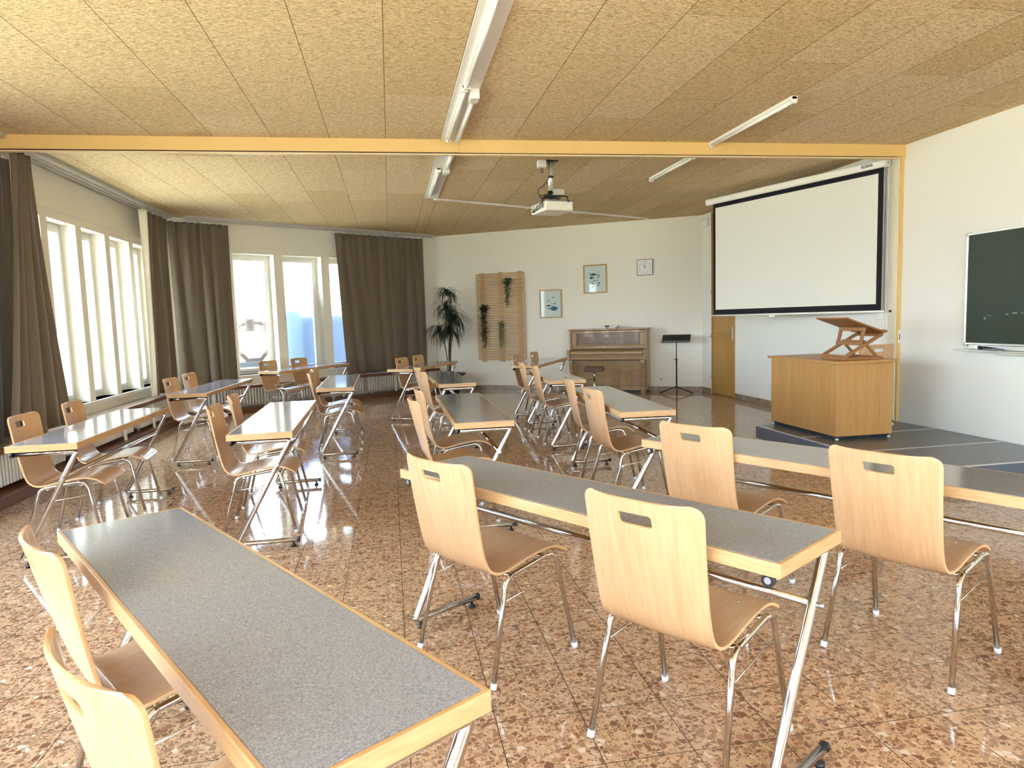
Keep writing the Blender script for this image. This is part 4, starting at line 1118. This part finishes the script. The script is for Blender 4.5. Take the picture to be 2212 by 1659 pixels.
# ------------------------------------------------------------------ ceiling lamps
m0 = BM(); box(m0, .546, .732, -1.2, 6.608, H-.013, H-.001, .002); tag(obj('lamp_backing_board', m0, 'white_met'), 'long white board on the ceiling under the tube lamps before the beam', 'ceiling board')
m0 = BM(); box(m0, .546, .732, 6.76, 9.58, H-.013, H-.001, .002); tag(obj('lamp_backing_board', m0, 'white_met'), 'white board on the ceiling under the tube lamps beyond the beam', 'ceiling board')
def batten(label, x, y0, y1, zt_, grp, w=.05, hgt=.045):
    s = thing('tube_lamp', label, 'lamp', (x, y0, zt_), 0, grp); L = y1-y0
    bm = BM(); box(bm, -w/2, w/2, 0, L, -hgt*.55, 0, .004); obj('body', bm, 'white_met', s)
    bm = BM(); tube(bm, [(0,.03,-hgt*.78),(0,L-.03,-hgt*.78)], .013, 12); obj('tube', bm, 'tube_glass', s)
    for y in (0, L-.03):
        bm = BM(); box(bm, -w/2*.9, w/2*.9, y, y+.03, -hgt-.005, 0, .005); obj('end_cap', bm, 'white_pl', s)
g = 'bare tube lamps on the ceiling'
zb_ = H-.0135
batten('tube lamp on the white board nearest the top picture edge', .62, 3.55, 5.0, zb_, g)
batten('tube lamp cut off by the top edge above the camera', .62, 2.0, 3.45, zb_, g)
batten('left tube lamp on the white board just before the beam', .61, 5.03, 6.45, zb_, g)
batten('short right tube lamp on the white board just before the beam', .695, 5.28, 6.50, zb_, g, .035)
batten('left tube lamp on the white board beyond the beam', .61, 7.7, 9.25, zb_, g)
batten('right tube lamp on the white board beyond the beam', .695, 7.0, 7.55, zb_, g, .035)
batten('single tube lamp on the ceiling right of centre, before the beam', 3.255, 5.10, 6.54, H, g, .055, .05)
batten('single tube lamp on the ceiling right of centre, beyond the beam', 3.285, 7.0, 8.21, H, g, .055, .05)
for (x, y, lab) in ((.69,5.10,'white junction box on the lamp board before the beam'),(.69,7.62,'white junction box on the lamp board beyond the beam')):
    bm = BM(); box(bm, x-.035, x+.035, y, y+.12, H-.085, H-.0135, .004); tag(obj('junction_box', bm, 'white_pl'), lab, 'junction box')
# cable duct on the ceiling
a = Vector(rot10(-1.0, 9.61)); b = Vector(rot10(2.49, 12.20)); dd = (b-a)
bm = BM(); box(bm, 0, dd.length, -.02, .02, H-.022, H, .003)
for x in (.02, 1.6, 2.6): box(bm, x, x+.06, -.024, .024, H-.028, H, .003)
o = obj('ceiling_duct', bm, 'white_pl'); o.location = (a.x, a.y, 0); o.rotation_euler = (0,0,math.atan2(dd.y, dd.x)); tag(o, 'thin white cable duct running diagonally across the rear ceiling', 'cable duct')

# ------------------------------------------------------------------ projector
pj = Vector(rot10(.43, 7.56))
s = thing('ceiling_projector', 'white projector hanging upside down from the ceiling', 'projector', (pj.x, pj.y, 2.565), R(22-10))
PWd, PD, PH = .335, .40, .115
bm = BM(); box(bm, 0, PWd, 0, PD, 0, PH-.012, .012); body = obj('housing', bm, 'projector', s)
bm = BM(); box(bm, .006, PWd-.006, .006, PD-.006, PH-.014, PH, .004); obj('base_plate', bm, 'proj_grey', s, 'grey mounting side facing the ceiling')
bm = BM()
for j in range(2):
    for i in range(9): box(bm, -.0015, .002, .05+.03*j, .068+.03*j, .035+.006*i, .038+.006*i)
for i in range(11): box(bm, -.0015, .002, .22, .26, .030+.006*i, .0325+.006*i)
obj('vent_grille', bm, 'ink', body)
bm = BM()
for y, z in ((.30,.02),(.32,.05),(.35,.025),(.36,.06),(.33,.08)): box(bm, -.003, .002, y-.012, y+.012, z-.007, z+.007)
obj('port', bm, 'ink', body)
bm = BM(); cyl(bm, (PWd-.045,-.0012,.05), (PWd-.045,.002,.05), .024, 20); obj('speaker_grille', bm, 'white_met', body)
bm = BM()
for i, (x, z) in enumerate(((.17,.045),(.17,.075),(.20,.03),(.20,.06),(.20,.09),(.23,.045),(.23,.075))): cyl(bm, (x,-.0012,z), (x,.002,z), .005, 10)
obj('control_button', bm, 'silver', body)
bm = BM(); box(bm, PWd-.07, PWd-.048, -.002, .01, PH-.022, PH-.004); obj('sensor_window', bm, 'ink', body)
bm = BM(); cyl(bm, (PWd,.28,.055), (PWd+.03,.28,.055), .035, 20); obj('lens', bm, 'blackmetal', body)
pt = Vector((.49, 7.55)); 
loc_pole = Matrix.Rotation(-R(12), 4, 'Z') @ (Vector((*rot10(.492,7.60), 0)) - Vector((pj.x, pj.y, 0)))
lx, ly = loc_pole.x, loc_pole.y
top = H-2.565
bm = BM(); cyl(bm, (lx,ly,PH+.09), (lx,ly,top-.01), .028, 20); pole = obj('mount_pole', bm, 'silver', s)
bm = BM(); box(bm, lx-.07, lx+.07, ly-.06, ly+.06, top-.012, top, .003); obj('ceiling_plate', bm, 'blackmetal', s)
bm = BM(); cyl(bm, (lx,ly,PH+.225), (lx,ly,PH+.25), .031, 20); obj('cable_strap', bm, 'black', pole)
bm = BM()
for i in range(4):
    a_ = i*PI/2+.5; tube(bm, [(lx,ly,PH+.03),(lx+.12*math.cos(a_),ly+.12*math.sin(a_)*.8,PH+.022),(lx+.13*math.cos(a_),ly+.13*math.sin(a_)*.8,PH-.002)], .008, 6)
cyl(bm, (lx,ly,PH+.01), (lx,ly,PH+.09), .035, 16); obj('mount_arms', bm, 'blackmetal', s)
bm = BM(); box(bm, lx-.0, lx+.12, ly-.09, ly-.03, PH+.04, PH+.10, .004); obj('signal_box', bm, 'silver', s, 'silver metal signal converter')
rc = random.Random(3)
bm = BM()
def cable(pts, r_=.0045):
    P_ = [Vector(p) for p in pts]; out_ = []
    for i in range(len(P_)-1):
        a0 = P_[max(i-1,0)]; a1 = P_[i]; a2 = P_[i+1]; a3 = P_[min(i+2,len(P_)-1)]
        for k in range(6):
            t_ = k/6; out_.append(.5*((2*a1)+(-a0+a2)*t_+(2*a0-5*a1+4*a2-a3)*t_*t_+(-a0+3*a1-3*a2+a3)*t_**3))
    out_.append(P_[-1]); tube(bm, out_, r_, 7)
cable([(lx-.03,ly-.03,top-.01),(lx-.035,ly-.03,.40),(lx-.035,ly-.02,PH+.23),(lx-.08,ly-.02,PH+.16),(lx-.16,ly,.20),(-.03,ly+.02,.12),(-.035,ly+.03,.05),(-.02,.30,.02),(-.001,.30,.02)], .004)
for k in range(5):
    e_ = rc.uniform(-.02,.02)
    cable([(lx,ly-.06,PH+.06),(lx-.07,ly-.04+e_,PH+.035+abs(e_)),(lx-.14,ly+e_,PH+.03+e_*.5),(.0,ly+.05+e_,PH+.01),(-.035+e_*.3,ly+.06,.07),(-.03,.28+e_,.03),(-.001,.31+e_,.025+abs(e_))], .0045)
cable([(lx,ly-.05,PH+.03),(lx+.1,ly-.06,PH+.03),(lx+.18,ly-.03,PH+.03),(lx+.19,ly-.02,PH+.005)], .007)
obj('cables', bm, 'black', s)
bm = BM(); x_, y_ = rot10(.395, 7.56); box(bm, x_-.045, x_+.045, y_-.04, y_+.04, H-.075, H, .004); jb = obj('socket_box', bm, 'white_pl'); tag(jb, 'white ceiling socket box beside the projector pole', 'junction box')
bm = BM(); tube(bm, fillet([(x_-.01,y_,H-.074),(x_-.012,y_,H-.13),(x_+.012,y_,H-.13),(x_+.01,y_,H-.074)], .012), .004, 6); o = obj('plug_lead', bm, 'black', jb)

# ------------------------------------------------------------------ cable on the floor
def floor_cable(pts, name, mat, label, r_=.004):
    global bm
    bm = BM(); cable([(*rot10(x, y), r_+.0005) for x, y in pts], r_); tag(obj(name, bm, mat), label, 'cable')
floor_cable([(-4.5,5.2),(-4.27,5.52),(-4.19,5.50),(-4.15,5.60),(-4.23,5.74),(-4.45,5.86),(-4.50,5.93),(-4.52,6.06),(-4.54,6.3)][1:], 'floor_cable', 'cable_white', 'thin white cable curling on the floor at the left picture edge')

# ------------------------------------------------------------------ outside
def hill_mesh():
    bm = BM(); g = []
    for i in range(41):
        row = []
        for j in range(31):
            x = -26+i*1.3; y = 16.6 + j*1.1 + max(0, abs(x-1)-6)*-.5
            z = -.15 + 7*(1/(1+math.exp(-(j*1.1-9)/3.2))) - .4 + .5*noise.noise(Vector((x*.3, y*.3, 0)))*min(1, j/6)
            row.append(bm.verts.new((x, y, z)))
        g.append(row)
    for i in range(40):
        for j in range(30): f = bm.faces.new((g[i][j], g[i+1][j], g[i+1][j+1], g[i][j+1])); f.smooth = True
    return bm
bm = BM(); box(bm, -45, 45, -40, 60, -.5, -.22); o = obj('ground', bm, 'straw'); o['kind'] = 'structure'
o = obj('hillside', hill_mesh(), 'straw'); o['kind'] = 'structure'
nB = Vector((-dB.y, dB.x))
def outP(u, off): q = A + dB*uB(u) + nB*off; return (q.x, q.y, 0)
w = thing('climbing_frame', 'weathered brown timber play frame with octagonal opening outside the clear window', 'play frame', outP(-2.43, 3.0), angB)
bm = BM()
def ring(ro, ri, cx_, cz_, y0, y1, n_=8):
    for k in range(n_):
        a0 = 2*PI*(k-.5)/n_+PI/n_*0; a1 = 2*PI*(k+.5)/n_
        pts_ = [(cx_+ro[0]*math.cos(a0), cz_+ro[1]*math.sin(a0)), (cx_+ro[0]*math.cos(a1), cz_+ro[1]*math.sin(a1)), (cx_+ri[0]*math.cos(a1), cz_+ri[1]*math.sin(a1)), (cx_+ri[0]*math.cos(a0), cz_+ri[1]*math.sin(a0))]
        f_ = [bm.verts.new((x, y0, z)) for x, z in pts_]; b_ = [bm.verts.new((x, y1, z)) for x, z in pts_]
        bm.faces.new(f_); bm.faces.new(b_[::-1])
        for i in range(4): bm.faces.new((f_[i], f_[(i+1)%4], b_[(i+1)%4], b_[i]))
ring((.42,.47), (.33,.385), 0, 1.09, 0, .08)
box(bm, -.45, -.33, 0, .08, 1.30, 1.47); box(bm, .27, .40, 0, .08, 1.25, 1.47); box(bm, -.45, .40, 0, .08, 1.42, 1.49); box(bm, .33,.41,0,.08,.6,1.45)
obj('octagon_panel', bm, 'timber', w)
bm = BM(); box(bm, -.48, .46, -.03, .10, .545, .66, .005); box(bm, -.48, .46, -.03, .10, -.2, .53, .005); obj('base_planks', bm, 'greyplank', w)
mo = outP(-2.78, 2.05); bm = BM()
prof_ = [(.64,-.22),(.62,.0),(.55,.28),(.40,.47),(.22,.56),(.02,.585)]; lathe(bm, prof_, 28); o = obj('grass_mound', bm, 'grass'); o.location = mo; tag(o, 'small green grass mound outside the clear window', 'mound')
hb = outP(-1.15, 2.2); bm = BM(); box(bm, -.55, 1.3, -.4, .5, -.22, 1.62, .15)
o = obj('garden_hedge', bm, 'bluebox'); o.location = hb; o.rotation_euler = (0,0,angB); tag(o, 'tall dark hedge blurred behind the frosted window beside the wide curtain', 'hedge')
bm = BM(); box(bm, -.93, -.60, -.2, .5, -.22, 1.74, .1)
o = obj('garden_hedge', bm, 'hedge2'); o.location = hb; o.rotation_euler = (0,0,angB); tag(o, 'grey-blue garden bush blurred behind the middle frosted window', 'hedge')

# ------------------------------------------------------------------ light
W = bpy.data.worlds.new('World'); S.world = W; W.use_nodes = True
nt = W.node_tree; nt.nodes.clear()
wo = nt.nodes.new('ShaderNodeOutputWorld'); bg = nt.nodes.new('ShaderNodeBackground')
sky = nt.nodes.new('ShaderNodeTexSky'); sky.sky_type = 'NISHITA'; sky.sun_disc = False; sky.sun_elevation = R(42); sky.sun_rotation = R(75); sky.air_density = 1.0; sky.dust_density = 3.0; sky.ozone_density = 1.0
mixw = nt.nodes.new('ShaderNodeMixRGB'); mixw.inputs[0].default_value = .6; mixw.inputs[2].default_value = (.80, .92, 1.12, 1)
sc_ = nt.nodes.new('ShaderNodeVectorMath'); sc_.operation = 'SCALE'; sc_.inputs['Scale'].default_value = .22
lk(nt, sky.outputs[0], sc_.inputs[0]); lk(nt, sc_.outputs[0], mixw.inputs[1]); lk(nt, mixw.outputs[0], bg.inputs[0]); bg.inputs[1].default_value = 7.8
lk(nt, bg.outputs[0], wo.inputs[0])
sun = bpy.data.lights.new('sun', 'SUN'); sun.energy = 12.0; sun.color = (1.0, .98, .95); sun.angle = R(.6)
so = bpy.data.objects.new('sun', sun); COL.objects.link(so)
sd = Vector((.22, -1.0, .95)).normalized()      # towards the sun: high behind the camera, shining through the front windows onto the floor there
so.rotation_euler = sd.to_track_quat('Z', 'Y').to_euler()
def portal(P, ang, w_, z0, z1, off):
    L_ = bpy.data.lights.new('portal', 'AREA'); L_.shape = 'RECTANGLE'; L_.size = w_; L_.size_y = z1-z0; L_.cycles.is_portal = True
    o = bpy.data.objects.new('portal', L_); COL.objects.link(o)
    d_ = Vector((math.cos(ang), math.sin(ang))); nrm = Vector((-d_.y, d_.x))
    c_ = Vector(P) + d_*w_/2 + nrm*off
    o.location = (c_.x, c_.y, (z0+z1)/2); inward = Vector((-nrm.x, -nrm.y, 0))
    o.rotation_euler = inward.to_track_quat('-Z', 'Z').to_euler()
portal((AL, 6.967), PI/2, 10.76-6.967, ZS, ZT, .36)
portal((AL, -2.6), PI/2, 8.2, ZS, ZT, .36)
portal(A, angB, LB, .6, 2.585, .36)
portal((AR, BF), PI, AR-AL, .7, 2.7, .32)

# ------------------------------------------------------------------ camera
cam = bpy.data.cameras.new('camera'); co = bpy.data.objects.new('camera', cam); COL.objects.link(co)
right = Vector((0.98383706, -0.17644594, -0.03052001)); up_ = Vector((0.04674584, 0.08854639, 0.99497455)); fwd = Vector((0.17285678, 0.98031952, -0.09536334))
m = Matrix((right, up_, -fwd)).transposed().to_4x4(); m.translation = (0, 0, 1.390)
co.matrix_world = m
cam.sensor_width = 36; cam.sensor_fit = 'HORIZONTAL'; cam.lens = 1465.7166*36/2212; cam.clip_start = .05
S.camera = co
S.view_settings.view_transform = 'Standard'; S.view_settings.look = 'None'; S.view_settings.exposure = 1.88; S.view_settings.gamma = 1; S.view_settings.use_curve_mapping = False
S.cycles.use_denoising = True; S.cycles.use_adaptive_sampling = True; S.cycles.adaptive_threshold = .02; S.cycles.max_bounces = 10; S.cycles.diffuse_bounces = 6; S.cycles.glossy_bounces = 5; S.cycles.transparent_max_bounces = 12; S.cycles.transmission_bounces = 6
S.cycles.caustics_reflective = False; S.cycles.caustics_refractive = False; S.cycles.sample_clamp_indirect = 8
